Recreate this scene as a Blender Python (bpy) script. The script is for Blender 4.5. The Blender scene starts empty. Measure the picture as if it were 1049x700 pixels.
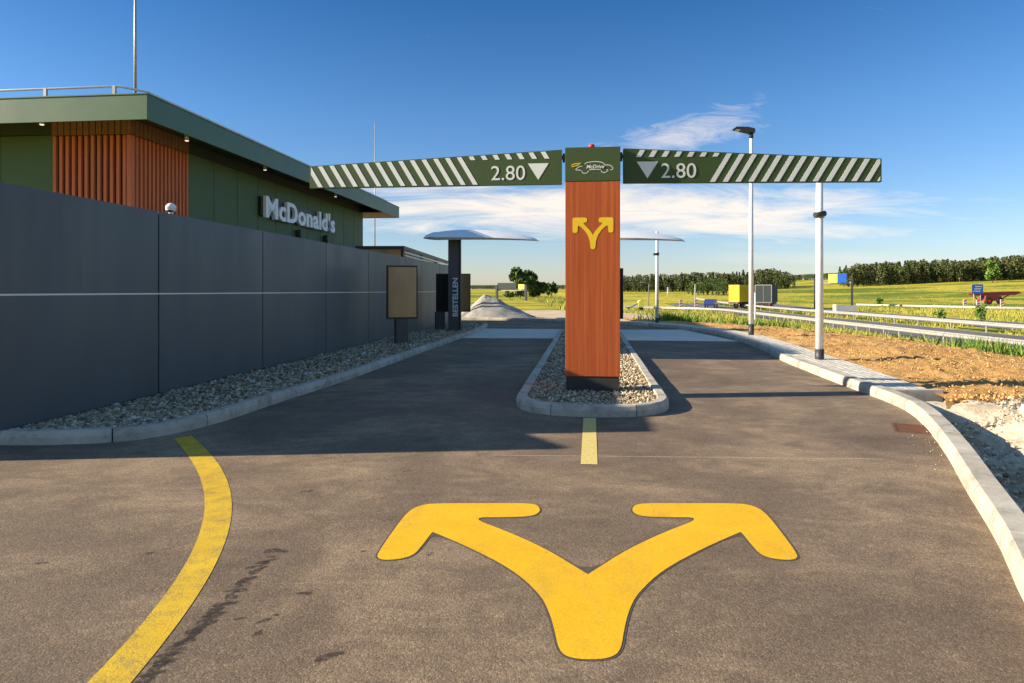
import bpy, bmesh, math, random
import numpy as np
from mathutils import Vector, Matrix, noise as mnoise
R = math.radians
random.seed(7)
rng = np.random.default_rng(7)
S = bpy.context.scene
COL = S.collection
H, F, CX, CY = 1.46, 700.0, 524.5, 298.0        # eye height, focal length in photo pixels
EPS = 0.106                                      # the lane runs 6 degrees off the view axis

def g(x, y, z=0.0):                              # survey: picture point on a level plane -> metres
    d = (H - z) * F / (y - CY)
    return ((x - CX) * d / F, d)

def smooth(t):
    t = max(0.0, min(1.0, t)); return t * t * (3 - 2 * t)

# ------------------------------------------------------------------ objects
def link(o, parent=None):
    COL.objects.link(o)
    if parent is not None: o.parent = parent
    return o
def tag(o, label=None, cat=None, group=None, kind=None):
    if label: o['label'] = label
    if cat: o['category'] = cat
    if group: o['group'] = group
    if kind: o['kind'] = kind
    return o
def empty(name, loc, rz=0, label=None, cat=None, group=None):
    o = bpy.data.objects.new(name, None)
    o.empty_display_size = 0.2
    o.location = loc; o.rotation_euler = (0, 0, rz)
    link(o); tag(o, label, cat, group)
    return o
def copy_tree(o, parent=None):
    c = o.copy(); COL.objects.link(c)
    if parent is not None: c.parent = parent
    for ch in list(o.children): copy_tree(ch, c)
    return c

class MB:
    """collects simple shaped pieces into one mesh"""
    def __init__(s): s.bm = bmesh.new()
    def box(s, c, d, rot=None, bev=0.0):
        r = bmesh.ops.create_cube(s.bm, size=1)
        vs = r['verts']
        bmesh.ops.scale(s.bm, vec=d, verts=vs)
        if bev:
            es = list({e for v in vs for e in v.link_edges})
            b = bmesh.ops.bevel(s.bm, geom=es, offset=bev, segments=2, affect='EDGES', profile=0.6)
            vs = b['verts']
            vs = list({v for f in b['faces'] for v in f.verts} | set(vs))
        if rot is not None: bmesh.ops.rotate(s.bm, cent=(0, 0, 0), matrix=rot, verts=vs)
        bmesh.ops.translate(s.bm, vec=c, verts=vs)
        return s
    def span(s, a, b, bev=0.0):                  # box from min corner to max corner
        c = [(a[i] + b[i]) / 2 for i in range(3)]; d = [abs(b[i] - a[i]) for i in range(3)]
        return s.box(c, d, bev=bev)
    def tube(s, pts, r, n=12, cap=True):
        pts = [Vector(p) for p in pts]
        rs = r if isinstance(r, (list, tuple)) else [r] * len(pts)
        rings = []
        for i, p in enumerate(pts):
            t = (pts[min(i + 1, len(pts) - 1)] - pts[max(i - 1, 0)]).normalized()
            up = Vector((0, 0, 1)) if abs(t.z) < 0.9 else Vector((0, 1, 0))
            a = t.cross(up).normalized(); b = t.cross(a)
            rings.append([s.bm.verts.new(p + (a * math.cos(2 * math.pi * k / n) + b * math.sin(2 * math.pi * k / n)) * rs[i]) for k in range(n)])
        for i in range(len(rings) - 1):
            for k in range(n):
                f = s.bm.faces.new((rings[i][k], rings[i][(k + 1) % n], rings[i + 1][(k + 1) % n], rings[i + 1][k])); f.smooth = True
        if cap:
            s.bm.faces.new(rings[0][::-1]); s.bm.faces.new(rings[-1])
        return s
    def prism(s, poly, axis, a, b):              # extrude a 2D outline along axis ('x','y','z')
        def P(p, t):
            return {'x': (t, p[0], p[1]), 'y': (p[0], t, p[1]), 'z': (p[0], p[1], t)}[axis]
        v0 = [s.bm.verts.new(P(p, a)) for p in poly]; v1 = [s.bm.verts.new(P(p, b)) for p in poly]
        n = len(poly)
        fs = [s.bm.faces.new(v0), s.bm.faces.new(v1[::-1])]
        for i in range(n): s.bm.faces.new((v0[i], v0[(i + 1) % n], v1[(i + 1) % n], v1[i]))
        for f in fs: f.normal_update()
        bmesh.ops.triangulate(s.bm, faces=fs)
        return s
    def poly(s, pts):
        f = s.bm.faces.new([s.bm.verts.new(p) for p in pts]); f.normal_update()
        bmesh.ops.triangulate(s.bm, faces=[f]); return s
    def grid(s, P):                              # rows of points -> quads
        vs = [[s.bm.verts.new(p) for p in row] for row in P]
        for i in range(len(vs) - 1):
            for j in range(len(vs[0]) - 1):
                f = s.bm.faces.new((vs[i][j], vs[i][j + 1], vs[i + 1][j + 1], vs[i + 1][j])); f.smooth = True
        return s
    def mesh(s, m):
        s.bm.to_mesh(m); s.bm.free()
    def build(s, name, mat, parent=None, fixn=True):
        if fixn: bmesh.ops.recalc_face_normals(s.bm, faces=s.bm.faces)
        me = bpy.data.meshes.new(name); s.bm.to_mesh(me); s.bm.free()
        me.materials.append(mat)
        return link(bpy.data.objects.new(name, me), parent)

def arrays(name, V, Fc, mat, parent=None, shade=False):
    V = np.asarray(V, dtype=np.float32); Fc = np.asarray(Fc, dtype=np.int32)
    me = bpy.data.meshes.new(name); k = Fc.shape[1]
    me.vertices.add(len(V)); me.vertices.foreach_set('co', V.ravel())
    me.loops.add(Fc.size); me.loops.foreach_set('vertex_index', Fc.ravel())
    me.polygons.add(len(Fc)); me.polygons.foreach_set('loop_start', np.arange(0, Fc.size, k, dtype=np.int32))
    me.polygons.foreach_set('loop_total', np.full(len(Fc), k, dtype=np.int32))
    if shade: me.polygons.foreach_set('use_smooth', np.ones(len(Fc), dtype=bool))
    me.update(calc_edges=True); me.validate()
    me.materials.append(mat)
    return link(bpy.data.objects.new(name, me), parent)

def text_mesh(body, size, extrude, offset=0.0, shear=0.0, spacing=1.0, align='CENTER'):
    cu = bpy.data.curves.new('t', 'FONT'); cu.body = body; cu.size = size
    cu.extrude = extrude; cu.offset = offset; cu.shear = shear; cu.space_character = spacing
    cu.align_x = align; cu.align_y = 'BOTTOM_BASELINE'; cu.resolution_u = 6
    o = bpy.data.objects.new('t', cu); COL.objects.link(o)
    dg = bpy.context.evaluated_depsgraph_get(); dg.update()
    me = bpy.data.meshes.new_from_object(o.evaluated_get(dg))
    bpy.data.objects.remove(o); bpy.data.curves.remove(cu)
    return me
def stand_text(me, M):                            # text plane -> wherever M puts it
    me.transform(M); me.update(); return me

# ------------------------------------------------------------------ materials
class NT:
    def __init__(s, nt): s.nt = nt
    def n(s, t, **kw):
        nd = s.nt.nodes.new(t)
        for k, v in kw.items():
            if k == 'inp':
                for i, val in v.items():
                    if hasattr(val, 'is_output') or isinstance(val, bpy.types.NodeSocket): s.nt.links.new(val, nd.inputs[i])
                    else: nd.inputs[i].default_value = val
            else: setattr(nd, k, v)
        return nd
    def m(s, op, a, b=None, c=None, clamp=False):
        i = {0: a}
        if b is not None: i[1] = b
        if c is not None: i[2] = c
        return s.n('ShaderNodeMath', operation=op, use_clamp=clamp, inp=i).outputs[0]
    def noise(s, vec, scale, detail=4, rough=0.55, dist=0.0):
        return s.n('ShaderNodeTexNoise', inp={'Vector': vec, 'Scale': scale, 'Detail': detail, 'Roughness': rough, 'Distortion': dist}).outputs['Fac']
    def ramp(s, fac, stops, interp='LINEAR'):
        nd = s.n('ShaderNodeValToRGB', inp={0: fac}); cr = nd.color_ramp; cr.interpolation = interp
        while len(cr.elements) < len(stops): cr.elements.new(0.5)
        for e, (p, c) in zip(cr.elements, stops):
            e.position = p; e.color = (c[0], c[1], c[2], 1) if not isinstance(c, (int, float)) else (c, c, c, 1)
        return nd.outputs[0]
    def mix(s, fac, a, b, mode='MIX'):
        nd = s.n('ShaderNodeMix', data_type='RGBA', blend_type=mode)
        for i, v in ((0, fac), (6, a), (7, b)):
            if isinstance(v, bpy.types.NodeSocket): s.nt.links.new(v, nd.inputs[i])
            elif i == 0: nd.inputs[0].default_value = v
            else: nd.inputs[i].default_value = (v[0], v[1], v[2], 1)
        return nd.outputs[2]
    def map(s, vec, scale=(1, 1, 1), rot=(0, 0, 0), loc=(0, 0, 0)):
        return s.n('ShaderNodeMapping', inp={0: vec, 1: loc, 2: rot, 3: scale}).outputs[0]
    def bump(s, h, strength=0.3, dist=0.01, nrm=None):
        i = {'Height': h, 'Strength': strength, 'Distance': dist}
        if nrm is not None: i['Normal'] = nrm
        return s.n('ShaderNodeBump', inp=i).outputs[0]

def material(name, fn):
    m = bpy.data.materials.new(name); m.use_nodes = True
    nt = NT(m.node_tree); b = m.node_tree.nodes['Principled BSDF']
    co = nt.n('ShaderNodeTexCoord').outputs['Object']
    r = fn(nt, co) or {}
    for k, v in r.items():
        if isinstance(v, bpy.types.NodeSocket): m.node_tree.links.new(v, b.inputs[k])
        elif isinstance(v, tuple) and len(v) == 3: b.inputs[k].default_value = (*v, 1)
        else: b.inputs[k].default_value = v
    return m
def plain(name, col, rough=0.5, metal=0.0, var=0.12, bump=0.05, scale=6.0, spec=0.5, bdist=0.004):
    def fn(nt, co):
        a = nt.noise(co, scale, 6, 0.65)
        c = nt.ramp(a, [(0.25, tuple(x * (1 - var) for x in col)), (0.75, tuple(min(1, x * (1 + var)) for x in col))])
        f = nt.noise(co, scale * 25, 3)
        return {'Base Color': c, 'Roughness': nt.m('MULTIPLY_ADD', a, 0.15, rough - 0.07), 'Metallic': metal,
                'Specular IOR Level': spec, 'Normal': nt.bump(f, bump, bdist)}
    return material(name, fn)

def m_asphalt(nt, co):
    big = nt.noise(nt.map(co, (1, 1, 1)), 0.55, 6, 0.62, 0.6)
    streak = nt.noise(nt.map(co, (1.5, 2.3, 1), (0, 0, -0.5)), 0.9, 7, 0.68, 1.6)
    mid = nt.noise(co, 5.0, 5, 0.7)
    m1 = nt.m('ADD', nt.m('MULTIPLY', big, 0.55), nt.m('ADD', nt.m('MULTIPLY', streak, 0.33), nt.m('MULTIPLY', mid, 0.12)))
    c = nt.ramp(m1, [(0.35, (0.122, 0.086, 0.058)), (0.49, (0.190, 0.135, 0.088)), (0.63, (0.345, 0.248, 0.154))])
    vor = nt.n('ShaderNodeTexVoronoi', inp={'Vector': co, 'Scale': 95.0})
    spk = nt.ramp(vor.outputs['Color'], [(0.0, 0.62), (0.6, 1.0), (1.0, 1.5)])
    c = nt.mix(0.75, c, spk, 'MULTIPLY')
    v2 = nt.n('ShaderNodeTexVoronoi', inp={'Vector': co, 'Scale': 230.0})
    c = nt.mix(0.55, c, nt.ramp(v2.outputs['Color'], [(0.0, 0.42), (0.72, 0.95), (1.0, 2.3)]), 'MULTIPLY')
    fine = nt.noise(co, 160, 2, 0.6)
    c = nt.mix(0.6, c, nt.ramp(fine, [(0.3, 0.6), (0.7, 1.4)]), 'MULTIPLY')
    h = nt.m('ADD', nt.m('MULTIPLY', vor.outputs['Distance'], -0.6), fine)
    return {'Base Color': c, 'Roughness': nt.ramp(big, [(0.3, 0.82), (0.7, 0.92)]), 'Specular IOR Level': 0.3, 'Normal': nt.bump(h, 0.55, 0.004)}
def m_yellow(nt, co):
    w = nt.noise(co, 9, 8, 0.75); f = nt.noise(co, 130, 3, 0.7)
    c = nt.ramp(nt.noise(co, 3, 4), [(0.3, (0.70, 0.38, 0.006)), (0.7, (0.78, 0.45, 0.010))])
    k = nt.m('ADD', nt.m('MULTIPLY', w, 0.62), nt.m('MULTIPLY', f, 0.38))
    c = nt.mix(nt.ramp(k, [(0.32, 0.7), (0.43, 0.0)]), c, (0.20, 0.13, 0.05))
    sc = nt.noise(nt.map(co, (2.5, 1.2, 1), (0, 0, 0.3)), 1.0, 6, 0.7, 1.0)
    c = nt.mix(nt.ramp(sc, [(0.50, 0.0), (0.70, 0.28)]), c, (0.32, 0.21, 0.07))
    c = nt.mix(0.45, c, nt.ramp(nt.n('ShaderNodeTexVoronoi', inp={'Vector': co, 'Scale': 110.0}).outputs['Color'], [(0.0, 0.72), (1.0, 1.2)]), 'MULTIPLY')
    return {'Base Color': c, 'Roughness': 0.75, 'Specular IOR Level': 0.3, 'Normal': nt.bump(f, 0.5, 0.003)}
def m_yellow_worn(nt, co):
    w = nt.noise(co, 7, 8, 0.75); f = nt.noise(co, 110, 3, 0.75)
    c = nt.ramp(nt.noise(co, 2, 4), [(0.3, (0.58, 0.36, 0.02)), (0.7, (0.70, 0.46, 0.025))])
    k = nt.m('ADD', nt.m('MULTIPLY', w, 0.5), nt.m('MULTIPLY', f, 0.5))
    c = nt.mix(nt.ramp(k, [(0.39, 0.8), (0.52, 0.03)]), c, (0.20, 0.15, 0.08))
    return {'Base Color': c, 'Roughness': 0.85, 'Specular IOR Level': 0.2, 'Normal': nt.bump(f, 0.6, 0.004)}
def m_kerb(nt, co):
    a = nt.noise(co, 3, 7, 0.7, 0.5); f = nt.noise(co, 90, 4, 0.7)
    isl = nt.n('ShaderNodeNewGeometry').outputs['Random Per Island']
    c = nt.ramp(a, [(0.30, (0.20, 0.175, 0.135)), (0.48, (0.42, 0.375, 0.30)), (0.75, (0.56, 0.51, 0.42))])
    c = nt.mix(0.5, c, nt.ramp(isl, [(0, 0.78), (1, 1.15)]), 'MULTIPLY')
    c = nt.mix(0.5, c, nt.ramp(f, [(0.3, 0.7), (0.7, 1.25)]), 'MULTIPLY')
    return {'Base Color': c, 'Roughness': 0.88, 'Normal': nt.bump(nt.m('ADD', f, a), 0.4, 0.006)}
def m_stones(lo, hi, warm):
    def fn(nt, co):
        isl = nt.n('ShaderNodeNewGeometry').outputs['Random Per Island']
        c = nt.ramp(isl, [(0.0, lo), (0.35, warm), (0.7, hi), (0.93, (hi[0] * 1.5, hi[1] * 1.48, hi[2] * 1.45)), (1.0, (0.75, 0.72, 0.66))])
        f = nt.noise(co, 60, 3, 0.6)
        return {'Base Color': nt.mix(0.5, c, nt.ramp(f, [(0.3, 0.7), (0.7, 1.2)]), 'MULTIPLY'), 'Roughness': 0.8, 'Normal': nt.bump(f, 0.4, 0.005)}
    return fn
def m_leaf(stops, trans=0.15):
    def fn(nt, co):
        isl = nt.n('ShaderNodeNewGeometry').outputs['Random Per Island']
        n2 = nt.noise(co, 0.35, 3)
        k = nt.m('ADD', nt.m('MULTIPLY', isl, 0.6), nt.m('MULTIPLY', n2, 0.5))
        return {'Base Color': nt.ramp(k, stops), 'Roughness': 0.7, 'Specular IOR Level': 0.25, 'Subsurface Weight': 0.0}
    return fn
def m_ground(nt, co):
    a = nt.noise(nt.map(co, (1, 2.2, 1)), 0.016, 5, 0.6, 1.0)
    b = nt.noise(co, 0.35, 6, 0.7); d = nt.noise(co, 9, 5, 0.75)
    k = nt.m('MULTIPLY_ADD', nt.m('ADD', nt.m('MULTIPLY', a, 0.66), nt.m('MULTIPLY', b, 0.34)), 2.0, -0.5)
    c = nt.ramp(k, [(0.36, (0.14, 0.19, 0.022)), (0.47, (0.30, 0.30, 0.035)), (0.56, (0.56, 0.44, 0.050)), (0.66, (0.42, 0.36, 0.045)), (0.78, (0.50, 0.32, 0.10))])
    c = nt.mix(0.8, c, nt.ramp(d, [(0.25, 0.5), (0.75, 1.45)]), 'MULTIPLY')
    return {'Base Color': c, 'Roughness': 0.95, 'Specular IOR Level': 0.1, 'Normal': nt.bump(d, 0.8, 0.08)}
def m_soil(nt, co):
    a = nt.noise(co, 0.7, 6, 0.7); d = nt.noise(co, 14, 6, 0.75); e = nt.noise(co, 60, 4, 0.7)
    c = nt.ramp(a, [(0.3, (0.46, 0.245, 0.085)), (0.55, (0.62, 0.36, 0.130)), (0.75, (0.68, 0.46, 0.20))])
    c = nt.mix(0.7, c, nt.ramp(d, [(0.25, 0.55), (0.75, 1.35)]), 'MULTIPLY')
    return {'Base Color': c, 'Roughness': 0.95, 'Specular IOR Level': 0.1, 'Normal': nt.bump(nt.m('ADD', d, nt.m('MULTIPLY', e, 0.5)), 0.9, 0.05)}
def m_rubble(nt, co):
    a = nt.noise(co, 1.1, 7, 0.7, 0.6); d = nt.noise(co, 22, 6, 0.75)
    c = nt.ramp(a, [(0.32, (0.30, 0.22, 0.12)), (0.43, (0.48, 0.38, 0.25)), (0.54, (0.66, 0.57, 0.43)), (0.72, (0.76, 0.70, 0.58))])
    c = nt.mix(0.6, c, nt.ramp(d, [(0.25, 0.6), (0.75, 1.25)]), 'MULTIPLY')
    return {'Base Color': c, 'Roughness': 0.95, 'Specular IOR Level': 0.1, 'Normal': nt.bump(d, 0.8, 0.03)}
def m_sand(nt, co):
    a = nt.noise(co, 0.6, 6, 0.7); d = nt.noise(co, 18, 5, 0.7)
    c = nt.ramp(a, [(0.3, (0.42, 0.32, 0.20)), (0.6, (0.62, 0.50, 0.34)), (0.8, (0.70, 0.62, 0.48))])
    return {'Base Color': nt.mix(0.5, c, nt.ramp(d, [(0.3, 0.7), (0.7, 1.2)]), 'MULTIPLY'), 'Roughness': 0.95, 'Specular IOR Level': 0.1, 'Normal': nt.bump(d, 0.5, 0.03)}
def m_setts(nt, co):
    uv = nt.n('ShaderNodeTexCoord').outputs['UV']
    dv = nt.n('ShaderNodeTexNoise', inp={'Vector': co, 'Scale': 7.0, 'Detail': 2}).outputs['Color']
    uv = nt.n('ShaderNodeVectorMath', operation='ADD', inp={0: uv, 1: nt.n('ShaderNodeVectorMath', operation='SCALE', inp={0: dv, 'Scale': 0.07}).outputs[0]}).outputs[0]
    br = nt.n('ShaderNodeTexBrick', inp={'Vector': uv, 'Color1': (0.62, 0.55, 0.44, 1), 'Color2': (0.88, 0.82, 0.70, 1), 'Mortar': (0.34, 0.31, 0.25, 1),
              'Scale': 1.0, 'Mortar Size': 0.016, 'Brick Width': 0.16, 'Row Height': 0.12, 'Mortar Smooth': 0.4, 'Bias': 0.0})
    f = nt.noise(co, 40, 4, 0.7)
    c = nt.mix(0.6, br.outputs['Color'], nt.ramp(f, [(0.3, 0.65), (0.7, 1.2)]), 'MULTIPLY')
    h = nt.m('SUBTRACT', nt.m('MULTIPLY', f, 0.4), br.outputs['Fac'])
    return {'Base Color': c, 'Roughness': 0.9, 'Normal': nt.bump(h, 0.5, 0.010)}
def m_wood(nt, co):
    m = nt.map(co, (26, 26, 0.45)); a = nt.noise(m, 1.0, 6, 0.65, 0.4)
    fine = nt.noise(nt.map(co, (150, 150, 1.6)), 1.0, 4, 0.7)
    band = nt.noise(nt.map(co, (6, 6, 0.05)), 1.0, 2)
    k = nt.m('ADD', nt.m('MULTIPLY', a, 0.55), nt.m('ADD', nt.m('MULTIPLY', fine, 0.25), nt.m('MULTIPLY', band, 0.2)))
    c = nt.ramp(k, [(0.35, (0.28, 0.054, 0.014)), (0.5, (0.42, 0.090, 0.022)), (0.65, (0.54, 0.138, 0.036))])
    return {'Base Color': c, 'Roughness': 0.5, 'Specular IOR Level': 0.25, 'Normal': nt.bump(a, 0.06, 0.002)}
def m_slat(nt, co):
    a = nt.noise(nt.map(co, (18, 18, 0.6)), 1.0, 5, 0.65, 0.3)
    c = nt.ramp(a, [(0.3, (0.55, 0.135, 0.055)), (0.7, (0.74, 0.215, 0.090))])
    return {'Base Color': c, 'Roughness': 0.6, 'Specular IOR Level': 0.2}
def m_wall(nt, co):
    a = nt.noise(nt.map(co, (1, 1, 0.35)), 0.9, 5, 0.6); f = nt.noise(co, 300, 2)
    c = nt.ramp(a, [(0.3, (0.068, 0.084, 0.092)), (0.7, (0.084, 0.104, 0.113))])
    st = nt.noise(nt.map(co, (2.6, 2.6, 0.3)), 1.0, 6, 0.7, 0.8)
    c = nt.mix(0.4, c, nt.ramp(st, [(0.3, 0.86), (0.7, 1.12)]), 'MULTIPLY')
    return {'Base Color': c, 'Roughness': nt.ramp(st, [(0.3, 0.36), (0.7, 0.52)]), 'Metallic': 0.25, 'Specular IOR Level': 0.5, 'Normal': nt.bump(nt.m('ADD', nt.m('MULTIPLY', f, 0.05), a), 0.03, 0.02)}
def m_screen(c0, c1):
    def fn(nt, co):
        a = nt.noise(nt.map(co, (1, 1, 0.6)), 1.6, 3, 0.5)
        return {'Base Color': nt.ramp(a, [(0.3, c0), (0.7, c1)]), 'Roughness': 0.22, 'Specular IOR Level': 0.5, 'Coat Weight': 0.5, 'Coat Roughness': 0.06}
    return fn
def m_stain(nt, co):
    a = nt.noise(co, 30, 4, 0.7)
    return {'Base Color': nt.ramp(a, [(0.3, (0.040, 0.028, 0.019)), (0.7, (0.070, 0.050, 0.034))]), 'Roughness': 0.6, 'Alpha': nt.ramp(nt.noise(co, 45, 3, 0.7), [(0.34, 0.0), (0.60, 0.72)])}
def m_far_asphalt(nt, co):
    a = nt.noise(co, 0.4, 5)
    return {'Base Color': nt.ramp(a, [(0.3, (0.10, 0.088, 0.08)), (0.7, (0.16, 0.14, 0.13))]), 'Roughness': 0.85}
def emit(name, col, st):
    return material(name, lambda nt, co: {'Base Color': col, 'Emission Color': col, 'Emission Strength': st})

M = {k: material(k, f) for k, f in dict(asphalt=m_asphalt, yellow=m_yellow, yellow_worn=m_yellow_worn, kerb=m_kerb, ground=m_ground, soil=m_soil,
     rubble=m_rubble, sand=m_sand, setts=m_setts, wood=m_wood, slat=m_slat, wall=m_wall, stain=m_stain, far_asphalt=m_far_asphalt).items()}
M['gravel'] = material('gravel', m_stones((0.095, 0.070, 0.040), (0.45, 0.36, 0.235), (0.30, 0.225, 0.125)))
M['rubble_stone'] = material('rubble_stone', m_stones((0.28, 0.22, 0.14), (0.52, 0.44, 0.33), (0.42, 0.34, 0.23)))
M['clod'] = material('clod', m_leaf([(0.2, (0.42, 0.22, 0.075)), (0.6, (0.58, 0.33, 0.115)), (0.9, (0.64, 0.41, 0.17))]))
M['pile'] = material('pile', m_stones((0.28, 0.26, 0.23), (0.42, 0.40, 0.37), (0.35, 0.33, 0.29)))
M['bed'] = plain('bed', (0.17, 0.14, 0.10), 0.95, scale=20, bump=0.5, bdist=0.02)
M['screen_reflection_beige'] = material('screen_reflection_beige', m_screen((0.36, 0.20, 0.085), (0.52, 0.31, 0.14)))  # reflection of sunlit soil painted into the screen colour
M['screen_reflection_olive'] = material('screen_reflection_olive', m_screen((0.10, 0.085, 0.03), (0.16, 0.13, 0.05)))  # olive reflection painted into the screen colour
M['screen_dark'] = plain('screen_dark', (0.014, 0.015, 0.013), 0.5, spec=0.2, bump=0)
M['green'] = plain('green', (0.066, 0.118, 0.034), 0.6, var=0.06, bump=0.01, scale=1.5)
M['sign_green'] = plain('sign_green', (0.038, 0.070, 0.012), 0.65, var=0.06, bump=0.01, scale=3)
M['fascia'] = plain('fascia', (0.062, 0.125, 0.050), 0.42, var=0.05, bump=0.01, scale=1.5)
M['soffit'] = plain('soffit', (0.045, 0.050, 0.042), 0.6, var=0.08)
M['soffit_wood'] = plain('soffit_wood', (0.30, 0.13, 0.06), 0.6, var=0.15)
M['black'] = plain('black', (0.014, 0.014, 0.015), 0.45)
M['dark'] = plain('dark', (0.035, 0.035, 0.036), 0.5)
M['plinth'] = plain('plinth', (0.030, 0.027, 0.024), 0.6)
M['post_grey'] = plain('post_grey', (0.085, 0.080, 0.070), 0.5, metal=0.1)
M['white'] = plain('white', (0.78, 0.78, 0.77), 0.45, var=0.04)
M['sign_white'] = plain('sign_white', (0.70, 0.71, 0.66), 0.5, var=0.04)
M['yellow_sign'] = plain('yellow_sign', (0.80, 0.52, 0.01), 0.5, var=0.04)
M['steel'] = plain('steel', (0.72, 0.72, 0.70), 0.45, metal=0.2, var=0.07)
M['galv'] = plain('galv', (0.38, 0.37, 0.34), 0.5, metal=0.3, var=0.14)
M['silver'] = plain('silver', (0.86, 0.86, 0.85), 0.38, metal=0.25, var=0.03, bump=0.0)
M['beige'] = plain('beige', (0.50, 0.38, 0.24), 0.6)  # canopy underside: reflected sunlit ground painted as its colour
M['concrete'] = plain('concrete', (0.66, 0.62, 0.53), 0.9, var=0.15, bump=0.3, scale=2.5)
M['rust'] = plain('rust', (0.11, 0.042, 0.020), 0.85, var=0.35, bump=0.5, scale=25)
M['red'] = plain('red', (0.60, 0.025, 0.02), 0.35)
M['dark_red'] = plain('dark_red', (0.24, 0.030, 0.025), 0.5)
M['truck_yellow'] = plain('truck_yellow', (0.80, 0.52, 0.01), 0.45, var=0.05)
M['truck_grey'] = plain('truck_grey', (0.030, 0.040, 0.040), 0.75, var=0.12)
M['blue'] = plain('blue', (0.02, 0.12, 0.50), 0.45)
M['car_blue'] = plain('car_blue', (0.03, 0.05, 0.16), 0.25)
M['glass'] = plain('glass', (0.02, 0.025, 0.03), 0.08, bump=0, var=0.02)
M['rubber'] = plain('rubber', (0.018, 0.018, 0.018), 0.85)
M['sign_yellow'] = plain('sign_yellow', (0.86, 0.78, 0.14), 0.6)
M['bark'] = plain('bark', (0.10, 0.075, 0.05), 0.95, var=0.3, scale=8, bump=0.6, bdist=0.03)
M['letter'] = plain('letter', (0.92, 0.92, 0.93), 0.4, var=0.02)
M['leaf_tree'] = material('leaf_tree', m_leaf([(0.2, (0.022, 0.045, 0.010)), (0.5, (0.055, 0.098, 0.020)), (0.85, (0.115, 0.165, 0.035))]))
M['leaf_light'] = material('leaf_light', m_leaf([(0.2, (0.07, 0.13, 0.02)), (0.5, (0.12, 0.21, 0.03)), (0.85, (0.18, 0.28, 0.05))]))
M['leaf_pine'] = material('leaf_pine', m_leaf([(0.2, (0.030, 0.050, 0.014)), (0.5, (0.066, 0.090, 0.026)), (0.85, (0.15, 0.145, 0.048))]))
M['grass'] = material('grass', m_leaf([(0.15, (0.12, 0.16, 0.016)), (0.42, (0.24, 0.27, 0.035)), (0.66, (0.42, 0.37, 0.06)), (0.95, (0.46, 0.36, 0.14))]))
M['lamp_glow'] = emit('lamp_glow', (1.0, 0.80, 0.55), 0.6)

# ------------------------------------------------------------------ ground heights
XE = [(2.0, 2.4), (3.66, 3.0), (4.99, 3.7), (6.05, 4.25), (7.35, 4.85), (8.9, 5.61), (12.5, 6.3), (17, 7.05), (20.8, 7.6), (24, 7.6), (27, 7.0), (29.5, 6.0), (33, 3.6), (36, -3)]
def xe(d):
    if d <= XE[0][0]: return XE[0][1]
    for (a, b), (c, e) in zip(XE, XE[1:]):
        if d <= c: return b + (e - b) * (d - a) / (c - a)
    return XE[-1][1] - (d - XE[-1][0]) * 2
def bank(X, d):                                   # the made ground beside the drive falling to the highway
    s = X - max(xe(d), 2.0 if d < 33 else xe(33))
    return s, 0.10 - 1.70 * smooth((s - 1.0) / 16.0)
def on(xpx, d): return (xpx - CX) * d / F
def terrain(X, d):
    z = -0.08
    if X > 2.0:
        s, b = bank(X, d)
        if 0 < d < 33: z = -0.4
        if s > 0:
            k = smooth(s / 1.0)
            z = z + k * (b - 0.30 - z + 0.30 * smooth((s - 10) / 5))
            
    if X > 2.0 and -10 < d < 9.4: z = -0.75
    z += 1.60 * smooth((d - 115) / 110) * smooth((X - 3) / 20)
    z += 8.0 * smooth((X - 40) / 220) * smooth((d - 100) / 210)
    z += 2.6 * smooth((d - 60) / 450)
    r = math.hypot(X, d)
    if r > 60: z += 0.35 * min(1, (r - 60) / 100) * mnoise.noise((X * 0.02, d * 0.02, 0.3))
    return z

def axis(parts):
    out = []
    for a, b, st in parts: out += list(np.arange(a, b, st))
    return out + [parts[-1][1]]
GX = axis([(-2600, -600, 500), (-600, -100, 50), (-100, -20, 8), (-20, 60, 0.8), (60, 300, 7), (300, 800, 50), (800, 2800, 500)])
GY = axis([(-300, -20, 40), (-20, 0, 2), (0, 45, 0.7), (45, 130, 1.5), (130, 500, 9), (500, 1200, 70), (1200, 3200, 500)])
V = [(x, y, terrain(x, y)) for y in GY for x in GX]
n = len(GX)
Fq = [(j * n + i, j * n + i + 1, (j + 1) * n + i + 1, (j + 1) * n + i) for j in range(len(GY) - 1) for i in range(n - 1)]
tag(arrays('ground', V, Fq, M['ground'], shade=True), kind='structure')

# ------------------------------------------------------------------ drive, kerbs, markings
def spline(pts, step=0.25):
    P = [Vector((p[0], p[1])) for p in pts]
    P = [2 * P[0] - P[1]] + P + [2 * P[-1] - P[-2]]
    out = []
    for i in range(1, len(P) - 2):
        a, b, c, d = P[i - 1:i + 3]
        k = max(2, int((c - b).length / step))
        for j in range(k):
            t = j / k
            out.append(0.5 * ((2 * b) + (c - a) * t + (2 * a - 5 * b + 4 * c - d) * t * t + (3 * b - a - 3 * c + d) * t ** 3))
    out.append(P[-2]); return out
def offset(pts, w):                               # to the left of travel for w > 0
    o = []
    for i, p in enumerate(pts):
        t = (pts[min(i + 1, len(pts) - 1)] - pts[max(i - 1, 0)]).normalized()
        o.append(p + Vector((-t.y, t.x)) * w)
    return o
LK = spline([(-13, 6.3), (-8, 6.42), (-5.4, 6.47), (-4.32, 6.47), (-3.62, 6.72), (-3.26, 7.5), (-3.04, 8.96), (-2.74, 10.76), (-2.52, 12.6), (-2.12, 16.2), (-1.66, 20), (-1.28, 23.5), (-1.02, 27), (-1.05, 28.4), (-1.6, 29.1), (-4, 29.4), (-13, 30.6)])
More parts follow.
